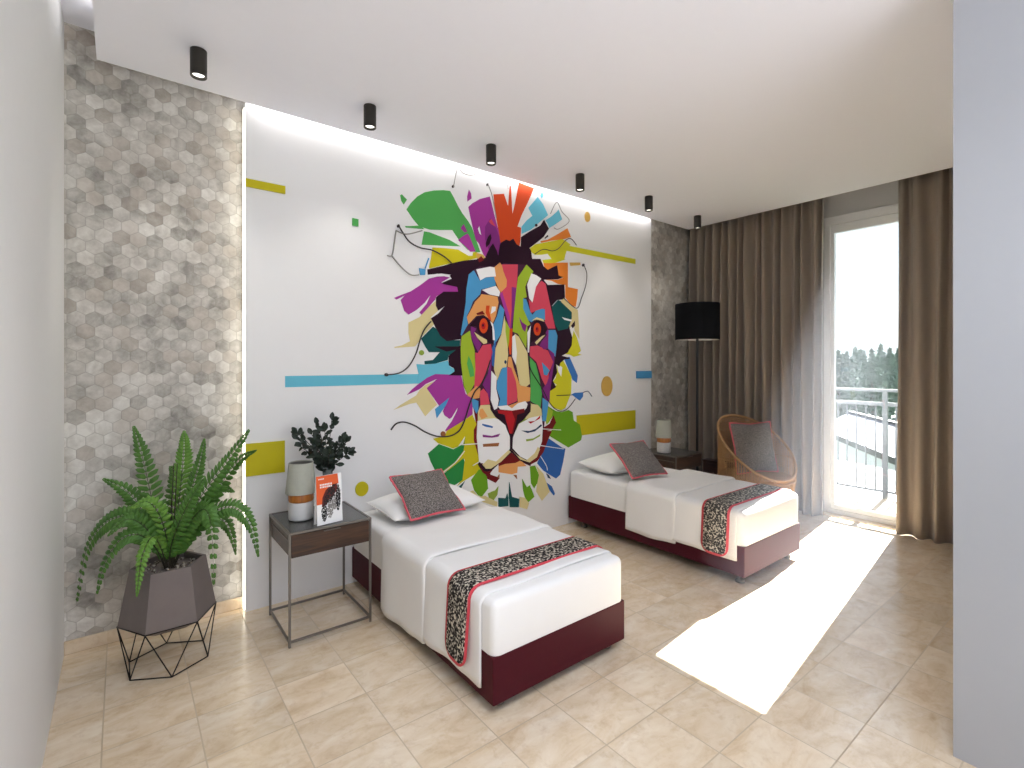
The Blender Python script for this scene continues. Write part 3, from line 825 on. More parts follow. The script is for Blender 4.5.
# ------------------------------------------------------------------ floor lamp
def floor_lamp():
    t_ = thing('floor_lamp', 'tall black floor lamp with a drum shade in front of the corner curtain', 'floor lamp', (4.945, 3.05, 0))
    bm = bmesh.new(); lathe(bm, [(.14, 0), (.145, .006), (.145, .018), (.13, .024), (.02, .03)], 40); link('base', bm, M['black'], t_)
    link('pole', T(([(0, 0, .02), (0, 0, 2.02)], .0135), n=14), M['black'], t_)
    bm = bmesh.new(); lathe(bm, [(.230, 1.752), (.230, 2.142), (.225, 2.142), (.225, 1.752)], 48, cap0=False, cap1=False)
    n = 48; bm.verts.ensure_lookup_table()
    for i in range(n): bm.faces.new((bm.verts[3*n+i], bm.verts[3*n+(i+1) % n], bm.verts[(i+1) % n], bm.verts[i]))
    sh = link('lamp_shade', bm, M['black_shade'], t_)
    bm = bmesh.new(); lathe(bm, [(.223, 1.7525), (.223, 2.10)], 48, cap0=False, cap1=False)
    link('lining', bm, M['shade_in'], sh)
    for a in range(3):
        bm = bmesh.new(); tube(bm, [(0, 0, 2.0), (.224*math.cos(a*2.094), .224*math.sin(a*2.094), 2.10)], .003, 6); link('spoke', bm, M['shade_in'], sh)
    bm = bmesh.new(); tube(bm, [(.2*math.cos(i*PI/24), .2*math.sin(i*PI/24), 1.77) for i in range(48)], .003, 6, closed=True)
    link('shade_ring', bm, M['shade_in'], sh)
    bm = bmesh.new(); lathe(bm, [(.015, 1.86), (.02, 1.92), (.036, 1.97), (.03, 2.0)], 20); link('bulb', bm, M['shade_in'], t_, True)
floor_lamp()

# ------------------------------------------------------------------ low chest and rattan chair
def chest():
    t_ = thing('low_chest', 'low dark red wooden chest against the curtain behind the rattan chair', 'chest', (5.135, 2.40, 0))
    bm = B(.004, .11, 0, .70, .02, .405); bevel(bm, .003, 1); link('body', bm, M['redwood'], t_)
    link('top', BB(.002, 1, -.004, .114, -.006, .706, .405, .421), M['redwood'], t_)
    for y in (.01, .36):
        d = link('drawer', BB(.002, 1, -.006, .006, y, y+.33, .06, .39), M['redwood'], t_)
        bm = bmesh.new(); tube(bm, catmull([(-.006, y+.12, .30), (-.022, y+.13, .285), (-.024, y+.165, .28), (-.022, y+.20, .285), (-.006, y+.21, .30)], 5), .004, 6)
        link('handle', bm, M['steel'], d)
    for y in (.03, .67): link('foot', B(.02, .1, y-.02, y+.02, 0, .02), M['redwood'], t_)
chest()
def chair():
    cx, cy, R = 4.745, 2.315, .332
    t_ = thing('rattan_chair', 'round rattan tub chair with a sloping hoop rim between the far bed and the curtain', 'chair', (cx, cy, 0), math.radians(-22))
    zf, zb = .45, .97
    def rim(a): # a = 0 at the back
        c = math.cos(a); k = (1+c)/2
        k = k**1.0
        return Vector((-R*math.sin(a), R*c, zf+(zb-zf)*(k*.86+.14*math.sin(PI/2*k))))
    def rad(z): return .62+.38*min(1, max(0, z/.42))**.55 if z < .42 else 1.0
    N = 72
    ring = [rim(2*PI*i/N) for i in range(N)]
    bm = bmesh.new(); tube(bm, ring, .0125, 10, closed=True); link('rim', bm, M['rattan'], t_)
    bm = bmesh.new()
    for i in range(92):
        a = 2*PI*i/92; p = rim(a); pts = []
        for k in range(9):
            z = .02+(p.z-.02)*k/8; q = rad(z)
            pts.append((p.x*q, p.y*q, z))
        tube(bm, pts, .0042, 5)
    link('upright_canes', bm, M['rattan'], t_)
    bm = bmesh.new()
    for z in (.16, .30, .42, .60, .78, .90):
        pts = []
        for i in range(N):
            p = ring[i]
            if p.z > z+.015: q = rad(z)*1.008; pts.append((i, Vector((p.x*q, p.y*q, z))))
        if len(pts) == N: tube(bm, [v for _, v in pts], .0045, 6, closed=True)
        elif len(pts) > 3:
            br = max(range(len(pts)), key=lambda k: (pts[(k+1) % len(pts)][0]-pts[k][0]) % N)
            pts = pts[br+1:]+pts[:br+1]; tube(bm, [v for _, v in pts], .0045, 6)
    link('binding_ring', bm, M['rattan'], t_)
    bm = bmesh.new(); q = rad(.02); tube(bm, [(p.x*q, p.y*q, .0135) for p in ring], .0125, 8, closed=True); link('base_ring', bm, M['rattan'], t_)
    bm = bmesh.new(); lathe(bm, [(.31, .425), (.32, .435), (.31, .445)], 48); link('seat', bm, M['rattan'], t_)
    # woven panel inside the back
    bm = bmesh.new()
    for k in range(26):
        z = .50+.44*k/25; pts = []
        for i in range(-18, 19):
            a = 2*PI*i/N; p = rim(a)
            if p.z > z+.02: pts.append((p.x*.985, p.y*.985, z))
        if len(pts) > 2: tube(bm, pts, .0048, 5)
    link('woven_back', bm, M['rattan'], t_)
chair()
throw_cushion('grey tweed cushion with coral piping standing in the rattan chair', (4.665, 2.258, .478), (math.radians(77), 0, math.radians(-24)), .45, .47, 'grey throw cushions')
MURAL=[('mane','cream','1660,1797 1749,1841 1828,1924 1890,1975 1899,1920 1954,1940 1845,1846 1872,1792 1767,1694 1754,1670 1715,1623 1550,1608 1550,1616 1607,1628 1673,1660 1660,1721'),
('mane','cream','1749,1297 1801,1335 1872,1360 1810,1311 1899,1181 1859,1152 1797,1100 1724,1206 1673,1200 1542,1162 1598,1196 1724,1260'),
('mane','green','1644,2624 1677,2676 1732,2737 1793,2781 1872,2811 1954,2831 2014,2838 2047,2794 2085,2736 2124,2686 2182,2630 2217,2586 2298,2401 2262,2392 2173,2404 2124,2439 2076,2489 2033,2537 1935,2521 1837,2507 1749,2516 1698,2561'),
('mane','green','1631,2500 1673,2507 1749,2524 1793,2504 1749,2499 1640,2490'),
('mane','green','1594,2717 1607,2727 1648,2697 1623,2654 1603,2677'),
('mane','green','1788,2487 1837,2487 1917,2472 2009,2456 2109,2420 1991,2407 1767,2383 1775,2427'),
('mane','yellow','1859,2376 1954,2386 2085,2392 2182,2356 2222,2361 2227,2391 2267,2396 2273,2351 2212,2330 2028,2278 1837,2215 1828,2222 1845,2287'),
('mane','violet','2182,2746 2222,2783 2293,2831 2391,2872 2412,2816 2439,2727 2482,2604 2504,2531 2526,2436 2487,2361 2450,2356 2344,2369 2324,2391 2283,2470 2252,2493 2222,2595 2197,2683'),
('mane','plum','2344,2616 2397,2693 2450,2633 2504,2529 2515,2435 2471,2411 2386,2417 2344,2513'),
('mane','pink','2381,2665 2408,2691 2450,2633 2408,2644'),
('mane','white','2273,2587 2288,2610 2305,2540 2288,2551'),
('mane','violet','2187,2885 2207,2860 2212,2819 2173,2786 2171,2827'),
('mane','violet','2085,2467 2124,2500 2173,2533 2192,2515 2252,2399 2202,2390 2153,2426'),
('mane','violet','2109,2564 2138,2602 2158,2568 2173,2545 2143,2536'),
('mane','rust','2429,2897 2537,2924 2576,2840 2583,2832 2598,3003 2612,3006 2628,2770 2643,2817 2683,2977 2700,3057 2871,3044 2835,2973 2787,2881 2729,2779 2683,2673 2723,2670 2717,2563 2706,2506 2504,2485 2482,2604 2445,2754'),
('mane','aqua','2805,2857 2914,2975 2981,2919 3038,2836 2932,2751 2835,2671 2729,2617 2729,2680 2787,2745 2853,2797'),
('mane','aqua','3006,2783 3082,2834 3147,2889 3167,2912 3213,2829 3160,2791 3051,2720 3032,2759'),
('mane','aqua','2963,3036 2984,3003 2963,2971 2944,2990'),
('mane','orange','2944,2586 3032,2613 3160,2685 3280,2758 3327,2683 3239,2650 3082,2612 2957,2574'),
('mane','ochre','3516,2923 3552,2959 3581,2904 3552,2864 3519,2883'),
('mane','lemon','2823,2504 2883,2549 2981,2578 3082,2607 3213,2646 3253,2637 3320,2613 3280,2568 3253,2506 3239,2456 3259,2464 3160,2427 3095,2405 2981,2396 2969,2422 3082,2446 3032,2486 2957,2467 2883,2457 2847,2471'),
('mane','ochre','3307,2441 3452,2459 3452,2434 3320,2411'),
('mane','orange','2981,2396 3082,2408 3160,2422 3286,2438 3286,2209 3417,2202 3410,2122 3389,2032 3334,2038 3253,2109 3253,2226 3160,2226 3082,2247 3006,2249 3160,2265 3226,2291 3167,2304 3147,2387 3095,2372 3032,2341 2994,2360'),
('mane','cream','3186,2066 3239,2108 3293,2054 3362,2020 3417,2004 3431,1866 3438,1727 3375,1804 3362,1892 3307,1821 3239,1934'),
('mane','lemon','3206,1595 3280,1625 3334,1695 3362,1804 3403,1746 3459,1618 3417,1588 3473,1579 3362,1558 3314,1577 3239,1586'),
('mane','lemon','3115,1542 3206,1547 3266,1470 3334,1372 3327,1215 3253,1083 3200,1062 3108,1091 3051,1150 3047,1226 3082,1281 3147,1299 3095,1328 3134,1366 3147,1442 3147,1499'),
('mane','white','3147,1489 3213,1461 3200,1374 3160,1423'),
('mane','blue','3233,1547 3307,1558 3362,1470 3417,1380 3403,1311 3348,1342 3293,1441'),
('mane','blue','3334,1205 3375,1218 3488,1219 3488,1179 3445,1141 3403,1163'),
('mane','leaf','3032,1113 3134,1060 3213,1046 3293,1061 3348,1038 3362,958 3445,913 3473,801 3459,762 3293,710 3057,838 3082,893 3134,955 3102,1024 3044,962 3019,945 3000,1021'),
('mane','lime','3032,1104 3095,1063 3082,1016 3044,971 3019,945 3004,1021'),
('mane','cobalt','2957,790 3044,819 3213,716 3253,703 3226,590 3186,470 3134,443 3057,487 2981,535 2907,610 2944,670'),
('mane','cobalt','2994,440 3082,380 3121,307 3108,290 3057,346'),
('mane','navy','3013,508 3044,489 3072,447 3038,462'),
('mane','cream','2895,593 2981,507 3006,447 3057,336 2963,268 2895,362 2907,434 2926,505'),
('mane','leaf','2823,593 2883,594 2926,505 2907,434 2871,393 2835,445'),
('mane','violet','1546,1968 1574,1982 1681,2029 1758,2082 1828,2136 1899,2159 1972,2171 2009,2163 1935,2119 1954,2109 2076,2100 2090,2061 1954,2043 1890,2007 1881,1983 1828,1924 1767,1861 1749,1876 1810,1946 1845,2020 1793,1953 1724,1893 1660,1855 1627,1879 1598,1957 1631,1994 1566,1958'),
('mane','teal','1762,1682 1863,1776 1890,1761 1926,1707 1986,1677 2104,1680 2104,1598 2000,1560 1991,1523 1881,1495 1793,1490 1791,1515 1863,1523 1922,1583 1828,1582 1797,1624'),
('mane','olive','1788,1577 1786,1569 1780,1562 1771,1558 1762,1558 1753,1562 1747,1568 1745,1577 1747,1585 1753,1592 1762,1596 1771,1596 1780,1592 1786,1586'),
('mane','aqua','1724,1492 1793,1488 1881,1495 1991,1519 2009,1475 2055,1450 2047,1422 2028,1394 1854,1381 1749,1352 1724,1349 1745,1406'),
('mane','violet','1648,1266 1690,1307 1732,1337 1810,1389 1881,1416 2009,1410 2114,1404 2133,1326 2153,1259 2182,1233 2217,1240 2222,1089 2124,1038 1972,972 1972,984 2028,1045 2076,1123 2085,1155 2028,1077 2009,1066 1963,1097 1949,1130 2000,1224 1917,1172 1810,1311 1872,1357 1899,1380 1801,1343 1749,1305'),
('mane','azure','1881,1150 1926,1180 2005,1232 1972,1169 1926,1116 1895,1078'),
('mane','yellow','2220,1085 2124,1038 1982,975 1968,936 1863,926 1908,886 1991,854 2038,833 2085,844 2143,912 2153,920 2129,840 2104,768 2019,705 1932,658 1940,647 2028,683 2138,744 2148,730 2133,625 2104,563 2076,534 2124,560 2252,608 2313,634 2303,671 2273,799 2232,887 2242,970 2262,1002'),
('mane','emerald','1820,818 1914,880 2043,826 2139,861 2154,918 2135,804 2053,723 1927,659 1878,689 1842,757'),
('mane','emerald','1932,634 2135,746 2144,720 2125,574 2053,544 1959,586'),
('mane','teal','2149,563 2105,499 2083,519'),
('mane','dark','1815,2205 1954,2249 2029,2278 2144,2313 2263,2337 2283,2369 2345,2360 2366,2405 2392,2452 2423,2491 2461,2436 2477,2394 2493,2484 2504,2507 2559,2542 2598,2536 2637,2562 2671,2518 2711,2506 2787,2535 2835,2487 2847,2416 2944,2428 2981,2368 3032,2341 3095,2372 3147,2397 3167,2304 3226,2295 3160,2269 2981,2246 3019,2203 2787,2163 2345,2172 2163,2187 1936,2187 1819,2165'),
('mane','dark','2355,2447 2387,2477 2408,2531 2397,2564 2371,2534 2350,2480'),
('mane','dark','2723,2589 2823,2655 2944,2726 2988,2784 3047,2715 2981,2629 2907,2572 2811,2503 2717,2471'),
('mane','dark','2994,2622 3032,2656 3038,2643 3000,2616'),
('mane','dark','2910,2723 2908,2717 2904,2712 2898,2708 2892,2707 2886,2709 2882,2712 2881,2718 2882,2724 2886,2729 2892,2732 2898,2733 2904,2732 2908,2728'),
('mane','dark','2009,2179 2104,2238 2242,2321 2242,2179 2173,2055 2153,1882 2143,1689 2124,1639 2109,1688 1982,1669 1926,1707 1890,1761 1845,1838 1908,1878 1968,1941 1908,1901 1888,1936 1890,2003 1954,2049 2085,2060 2076,2096 1954,2107 1940,2116 2028,2157'),
('mane','dark','1881,1626 2085,1630 2143,1648 2143,1400 2000,1404 2052,1434 2047,1458 2000,1483 2000,1556 2066,1604 1982,1588 1881,1622'),
('mane','dark','2981,2246 3032,2204 3239,2229 3246,2109 3213,2087 3147,2077 3082,2020 3134,1940 3293,1869 3314,1802 3341,1744 3334,1666 3280,1596 3206,1567 3307,1548 3300,1538 3239,1533 3186,1499 3176,1466 3134,1490 3147,1413 3095,1338 3134,1280 3057,1245 2981,1341 2981,1807'),
('mane','teal','3082,2010 3160,2078 3213,2068 3334,1979 3334,1920 3307,1860 3280,1820 3160,1796 3121,1851 3095,1937'),
('mane','cream','3193,2066 3213,2087 3293,2035 3403,1964 3375,1952'),
('mane','white','3206,1923 3334,1906 3327,1890 3239,1900'),
('mane','dark','3327,1851 3375,1898 3378,1853 3348,1828'),
('mane','white','1810,2158 1899,2181 1963,2184 2008,2164 1954,2169 1881,2161 1828,2144'),
('mane','ochre','2252,2390 2324,2383 2344,2360 2283,2335 2262,2353'),
('mane','maroon','2273,2342 2303,2371 2334,2342 2283,2314'),
('mane','maroon','2963,893 3082,883 3032,803 2981,705 2907,630 2823,608 2787,631 2871,671 2926,748 2950,820'),
('mane','maroon','3000,928 3057,952 3102,1024 3134,955 3082,893 2981,887 2963,921'),
('mane','maroon','2217,1215 2283,1043 2278,917 2288,815 2344,690 2397,580 2493,541 2450,504 2344,562 2283,731 2232,879 2232,963 2257,1003'),
('face','outline','2183,2206 2232,2245 2290,2283 2388,2294 2550,2344 2685,2347 2781,2357 2859,2307 2944,2261 3006,2211 3047,2066 3123,1815 3149,1749 3136,1635 3130,1549 3098,1482 3047,1294 3028,1144 2996,996 2984,913 2959,803 2910,734 2801,681 2685,704 2572,761 2441,732 2357,741 2295,824 2270,970 2265,1097 2219,1158 2204,1226 2136,1319 2111,1501 2107,1714 2136,1872 2155,1981 2160,2081'),
('face','azure','2183,2206 2232,2245 2290,2168 2347,2200 2441,2214 2450,2141 2305,2098 2295,2059 2224,1994 2195,1926 2165,1874 2175,1808 2116,1715 2107,1723 2136,1872 2155,1981 2160,2081'),
('face','tan','2305,2060 2388,2058 2468,2052 2479,2005 2452,1891 2420,1828 2388,1861 2326,1892 2255,1879 2180,1808 2165,1866 2204,1926 2245,1996 2295,2042'),
('face','white','2410,1966 2452,1968 2447,1933 2399,1905'),
('face','rust','2352,1970 2388,1973 2383,1929 2404,1853 2378,1861 2347,1910'),
('face','maroon','2255,1900 2316,1925 2342,1897 2265,1888'),
('face','azure','2495,1989 2539,1948 2506,1745 2452,1674 2431,1656 2436,1769 2425,1820 2463,1891'),
('face','cobalt','2431,1656 2452,1683 2441,1587 2431,1466 2410,1484 2410,1621'),
('face','tan','2423,2284 2493,2340 2520,2313 2570,2195 2564,2142 2504,2093 2488,2100 2439,2191'),
('face','pink','2512,2326 2685,2347 2679,2235 2668,2126 2639,2017 2622,1900 2606,1793 2589,1797 2572,1853 2539,1948 2490,2076 2506,2094 2561,2143 2567,2197 2528,2271'),
('face','plum','2617,2148 2668,2144 2651,1991 2628,1856 2617,1794 2600,1793 2617,1944'),
('face','violet','2490,2076 2517,2095 2594,1899 2600,1793 2589,1792 2572,1853 2539,1948'),
('face','rust','2587,1792 2626,1794 2622,1723 2611,1572 2594,1572 2581,1677'),
('face','lime','2781,2357 2859,2307 2790,2210 2766,2162 2784,2073 2743,2061 2743,1971 2801,1874 2825,1839 2790,1819 2790,1774 2778,1628 2685,1752 2628,1767 2639,1901 2668,2126 2685,2235'),
('face','plum','2699,1898 2731,1853 2784,1828 2766,1771 2737,1790 2710,1852'),
('face','pink','2805,2055 2847,2031 2891,2183 2956,2234 3006,2211 3047,2066 3123,1815 3034,1811 2996,1866 2996,1987 2922,1973 2837,1940 2825,1949'),
('face','azure','2743,2061 2778,2055 2825,1949 2849,1923 2885,1962 2959,1985 2996,1983 2996,1885 2910,1903 2837,1858 2801,1874 2743,1971'),
('face','azure','3040,1797 3123,1801 3149,1749 3136,1635 3123,1558 3034,1623'),
('face','plum','2204,1793 2255,1778 2234,1736 2305,1653 2275,1585 2224,1668 2200,1734'),
('face','lime','2116,1711 2195,1759 2209,1685 2239,1602 2245,1451 2239,1333 2175,1244 2136,1319 2111,1501 2107,1616'),
('face','green','2180,1558 2204,1521 2229,1454 2234,1395 2195,1387 2165,1496'),
('face','pink','2245,1585 2270,1581 2316,1645 2399,1656 2415,1587 2388,1467 2295,1315 2234,1291 2245,1451'),
('face','pink','2290,1267 2326,1292 2368,1248 2388,1161 2295,1157'),
('face','plum','2410,1616 2404,1478 2394,1324 2388,1195 2368,1248 2316,1326 2368,1410 2394,1504'),
('face','tan','2165,1247 2255,1315 2295,1293 2285,1217 2224,1211'),
('face','azure','2209,1220 2275,1192 2275,1116 2255,1092 2219,1153'),
('face','cream','2270,1100 2295,1157 2388,1157 2404,1109 2452,1045 2539,987 2550,942 2357,975 2270,1015'),
('face','tan','2290,1124 2316,1131 2368,1060 2305,1043 2280,1082'),
('face','cream','2539,1896 2561,1765 2578,1571 2561,1466 2506,1449 2463,1354 2431,1449 2447,1622 2506,1737'),
('face','lime','2550,1861 2594,1793 2589,1678 2575,1624 2550,1764'),
('face','cream','2651,1751 2696,1725 2790,1592 2819,1318 2743,1275 2702,1321 2673,1456 2639,1572'),
('face','white','2622,1723 2651,1742 2673,1590 2662,1483 2622,1554'),
('face','tan','2583,1553 2611,1553 2639,1460 2708,1307 2825,1285 2819,1167 2685,1155 2673,1254 2639,1362 2606,1460 2572,1469'),
('face','azure','2517,1461 2567,1465 2567,1143 2474,1135 2495,1199 2458,1288 2463,1348'),
('face','pink','2567,1465 2611,1460 2662,1344 2679,1236 2673,1173 2567,1143'),
('face','tan','2567,1134 2685,1164 2766,1178 2685,1128 2606,1106'),
('face','navy','2563,1509 2562,1502 2558,1496 2553,1493 2547,1493 2542,1496 2538,1502 2537,1509 2538,1515 2542,1521 2547,1524 2553,1524 2558,1521 2562,1516'),
('face','pink','2823,1645 2907,1656 3032,1612 3095,1509 3044,1414 3032,1320 3006,1284 2957,1360 2895,1508 2817,1563'),
('face','azure','2957,1508 3006,1471 3051,1433 3019,1386 2981,1396'),
('face','plum','3032,1631 3108,1585 3108,1509 3082,1376 3057,1244 3051,1160 3019,1133 2994,1172 2957,1259 2981,1284 3019,1321 3057,1414 3095,1509'),
('face','plum','2981,1798 3038,1800 3032,1631 2981,1620 2932,1657 2957,1694 3019,1752'),
('face','green','2807,1559 2885,1495 2922,1384 2959,1225 2940,1096 2885,1136 2825,1166 2825,1431'),
('face','azure','2966,1191 3038,1146 3006,974 2963,982'),
('face','olive','2823,1152 2883,1121 2944,1044 2895,1019 2835,1032 2787,1008 2740,966 2694,889 2660,901 2671,971 2764,1037 2805,1098'),
('face','white','2253,2255 2388,2292 2436,2291 2450,2219 2347,2201 2293,2170'),
('face','white','2345,2106 2450,2140 2493,2093 2482,2056 2388,2063 2311,2094'),
('face','white','2394,1844 2420,1824 2433,1769 2439,1689 2418,1690 2410,1802'),
('face','white','2790,1765 2828,1825 2820,1747 2809,1592 2794,1592'),
('face','white','2787,2181 2835,2286 2891,2276 2949,2252 2888,2174 2847,2032 2811,2066'),
('face','white','2404,1435 2458,1383 2452,1288 2479,1191 2463,1123 2433,1111 2397,1195'),
('face','white','2468,1140 2572,1143 2617,1114 2685,1155 2766,1169 2792,1141 2768,1078 2743,1098 2617,1096 2495,1112'),
('muzzle','white','2265,1032 2345,1043 2439,1043 2537,1006 2576,935 2594,871 2594,772 2482,692 2387,663 2283,693 2258,902'),
('muzzle','white','2628,868 2660,919 2694,977 2787,1008 2835,1037 2950,1039 2966,930 2957,801 2907,704 2817,636 2706,690 2624,769'),
('muzzle','cream','2823,1143 2907,1129 2950,1090 2957,1034 2835,1023 2764,1010'),
('muzzle','dark','2388,1187 2436,1098 2495,1108 2539,1048 2544,978 2441,1055 2394,1118'),
('muzzle','dark','2828,1148 2823,1075 2743,1008 2673,968 2673,1075 2743,1080 2790,1118'),
('muzzle','dark','2429,1102 2461,1057 2537,1061 2553,1011 2576,961 2594,898 2597,871 2559,945 2535,1004 2461,1038'),
('muzzle','dark','2823,1143 2817,1088 2752,1020 2685,978 2654,919 2628,868 2624,895 2633,921 2667,1012 2685,1053 2764,1082'),
('muzzle','dark','2590,911 2633,908 2626,851 2621,762 2594,770 2599,853'),
('muzzle','dark','2621,776 2706,695 2823,636 2825,599 2706,659 2615,741'),
('muzzle','dark','2607,780 2533,726 2425,662 2361,650 2320,661 2283,704 2271,680 2304,629 2355,610 2408,615 2504,677 2615,739'),
('muzzle','maroon','2283,670 2324,622 2366,608 2414,617 2376,581 2353,583 2314,611'),
('muzzle','red','2466,1108 2615,1095 2752,1105 2754,1074 2671,1056 2666,1017 2626,899 2592,902 2553,1024 2542,1065 2472,1082'),
('muzzle','maroon','2615,1091 2754,1105 2754,1072 2671,1056 2666,1017 2628,899 2615,900 2649,1018'),
('muzzle','cobalt','2309,1007 2376,990 2418,976 2413,964 2345,979 2309,995'),
('muzzle','plum','2314,918 2408,899 2456,906 2493,911 2472,887 2408,884 2316,897'),
('muzzle','brown','2316,841 2408,838 2482,835 2472,807 2319,818'),
('muzzle','red','2793,989 2871,989 2938,1035 2932,1007 2823,969'),
('muzzle','navy','2717,918 2811,906 2883,919 2944,955 2957,941 2871,897 2787,890'),
('muzzle','olive','2770,837 2859,838 2938,868 2932,850 2847,821 2776,818'),
('muzzle','cream','2366,711 2450,683 2581,765 2603,745 2504,677 2397,630 2345,637 2314,674'),
('muzzle','cream','2615,761 2671,710 2776,653 2871,706 2907,757 2932,736 2895,666 2811,631 2706,670'),
('beard','maroon','2603,745 2717,665 2823,629 2823,597 2706,652 2660,645 2548,650 2482,640 2482,680'),
('beard','tan','2482,640 2548,650 2660,645 2717,660 2781,602 2683,609 2677,558 2615,553 2482,588'),
('beard','leaf','2208,562 2279,637 2309,637 2361,566 2372,470 2309,412 2279,426 2238,474'),
('beard','olive','2372,428 2414,438 2446,442 2478,471 2467,404 2424,359 2382,392'),
('beard','cream','2198,472 2228,476 2279,417 2340,416 2467,343 2462,305 2320,368 2218,427'),
('beard','teal','2478,376 2554,359 2571,396 2582,359 2582,288 2478,298'),
('beard','teal','2593,489 2621,361 2701,330 2695,259 2599,276 2588,367'),
('beard','leaf','2735,496 2787,415 2823,428 2871,320 2799,282 2764,338 2746,395'),
('beard','cream','2706,347 2764,328 2811,275 2787,225 2706,257'),
('beard','brown','2637,545 2671,540 2677,504'),
('beard','brown','2461,543 2488,570 2488,548'),
('eye','dark','2185,1792 2255,1871 2316,1884 2368,1860 2410,1802 2418,1656 2378,1664 2326,1713 2285,1737 2255,1795'),
('eye','cream','2234,1748 2285,1720 2357,1689 2357,1663 2326,1654 2265,1703'),
('eye','rust','2368,1804 2363,1778 2351,1756 2334,1743 2314,1742 2297,1754 2285,1774 2281,1800 2285,1827 2297,1849 2314,1862 2334,1863 2351,1852 2363,1831'),
('eye','red','2343,1803 2341,1791 2335,1780 2326,1774 2317,1774 2309,1779 2303,1789 2301,1801 2303,1814 2309,1824 2317,1830 2326,1831 2335,1826 2341,1816'),
('eye','dark','2327,1807 2326,1802 2324,1797 2320,1795 2316,1795 2312,1797 2309,1801 2309,1806 2309,1811 2312,1815 2316,1818 2320,1818 2324,1816 2326,1812'),
('eye2','dark','2835,1801 2871,1867 2932,1889 2981,1854 3019,1799 2981,1742 2907,1721 2835,1682 2817,1672'),
('eye2','cream','2877,1683 2957,1741 2996,1752 2895,1663'),
('eye2','cream','2835,1870 2895,1903 2969,1891 2988,1871 2895,1885'),
('eye2','rust','2945,1801 2941,1776 2929,1755 2911,1744 2892,1743 2874,1753 2862,1773 2858,1797 2862,1822 2874,1843 2892,1855 2911,1855 2929,1845 2941,1826'),
('eye2','red','2918,1798 2916,1787 2911,1777 2903,1772 2895,1772 2887,1777 2881,1785 2879,1796 2881,1808 2887,1817 2895,1822 2903,1823 2911,1818 2916,1809'),
('eye2','dark','2904,1802 2903,1797 2901,1793 2897,1791 2893,1791 2890,1793 2888,1797 2887,1801 2888,1806 2890,1810 2893,1812 2897,1813 2901,1811 2903,1807'),
('tendril','ink','2047,2879 2046,2874 2044,2869 2040,2866 2036,2866 2032,2867 2029,2870 2028,2875 2029,2880 2032,2885 2036,2888 2040,2889 2044,2887 2046,2884'),
('tendril','ink','1588,2492 1587,2487 1584,2482 1580,2479 1576,2479 1572,2480 1569,2484 1568,2489 1569,2495 1572,2499 1576,2502 1580,2503 1584,2501 1587,2498'),
('tendril','azure','1745,2205 1797,2203 1793,2160 1754,2155'),
('tendril','ink','3502,2440 3501,2433 3497,2428 3491,2425 3485,2424 3479,2426 3475,2430 3473,2436 3475,2442 3479,2448 3485,2451 3491,2452 3497,2450 3501,2446'),
('tendril','ink','1500,1416 1499,1411 1495,1407 1489,1405 1483,1405 1477,1407 1473,1411 1472,1416 1473,1421 1477,1426 1483,1428 1489,1428 1495,1425 1499,1421'),
('tendril','brown','1969,952 1967,943 1962,937 1954,933 1945,934 1937,939 1931,947 1929,956 1931,965 1937,971 1945,975 1954,974 1962,969 1967,962'),
('tendril','ink','2374,2965 2373,2960 2371,2956 2367,2953 2364,2952 2360,2954 2358,2957 2357,2961 2358,2966 2360,2970 2364,2972 2367,2973 2371,2972 2373,2969')]
CORDS=[('tendril','grey',3,'2038,2873 2076,3028 2124,2999 2212,3003 2319,3067'),
('tendril','ink',4,'1578,2491 1615,2440 1665,2387 1749,2357 1854,2352 1954,2318 2019,2277'),
('tendril','grey',4,'1558,2453 1546,2376 1526,2273 1490,2264'),
('tendril','grey',4,'1526,2265 1598,2195 1673,2147 1741,2154'),
('tendril','grey',4,'1558,2453 1640,2440 1767,2487'),
('tendril','azure',4,'1821,2288 1791,2206'),
('tendril','ink',3,'3488,2438 3528,2362 3516,2251 3459,2126 3389,2017 3213,2106'),
('tendril','ink',3,'3389,2613 3320,2662 3253,2642 3160,2552 3082,2517 2969,2515 2871,2460'),
('tendril','ink',4,'1841,1814 1784,1749 1749,1670 1715,1569 1656,1476 1582,1428 1486,1416'),
('tendril','ink',4.5,'1518,1022 1558,1063 1623,1070 1707,1037 1793,983 1881,946 1954,934 2028,939 2095,974 2143,1053 2182,1158 2232,1264 2293,1321 2344,1405 2391,1525'),
('tendril','ink',3,'3134,1203 3334,1200'),
('tendril','navy',3,'3481,1219 3545,1227 3600,1175'),
('tendril','ink',3,'3375,1164 3280,1081 3200,1056 3108,1086 3032,1160 2957,1275 2823,1444 2811,1563'),
('tendril','grey',3,'2366,2965 2408,2876 2450,2703'),
('tendril','grey',2.5,'2504,3061 2559,3012 2576,2972'),
('tendril','grey',3,'3057,2849 3134,2968 3200,2894 3293,2824 3160,2729 3102,2729'),
('whisker','white',3.5,'2963,912 3186,884'),
('whisker','white',3.5,'3044,830 3213,728 3362,664'),
('whisker','white',3.5,'2938,766 3219,706'),
('whisker','white',3.5,'2938,671 3006,579 3019,535'),
('whisker','white',3.5,'2115,856 2279,848'),
('whisker','white',3.5,'2218,678 2309,713'),
('whisker','white',3.5,'1932,654 2053,723 2139,804'),
('whisker','white',3.5,'2823,419 2883,327')]
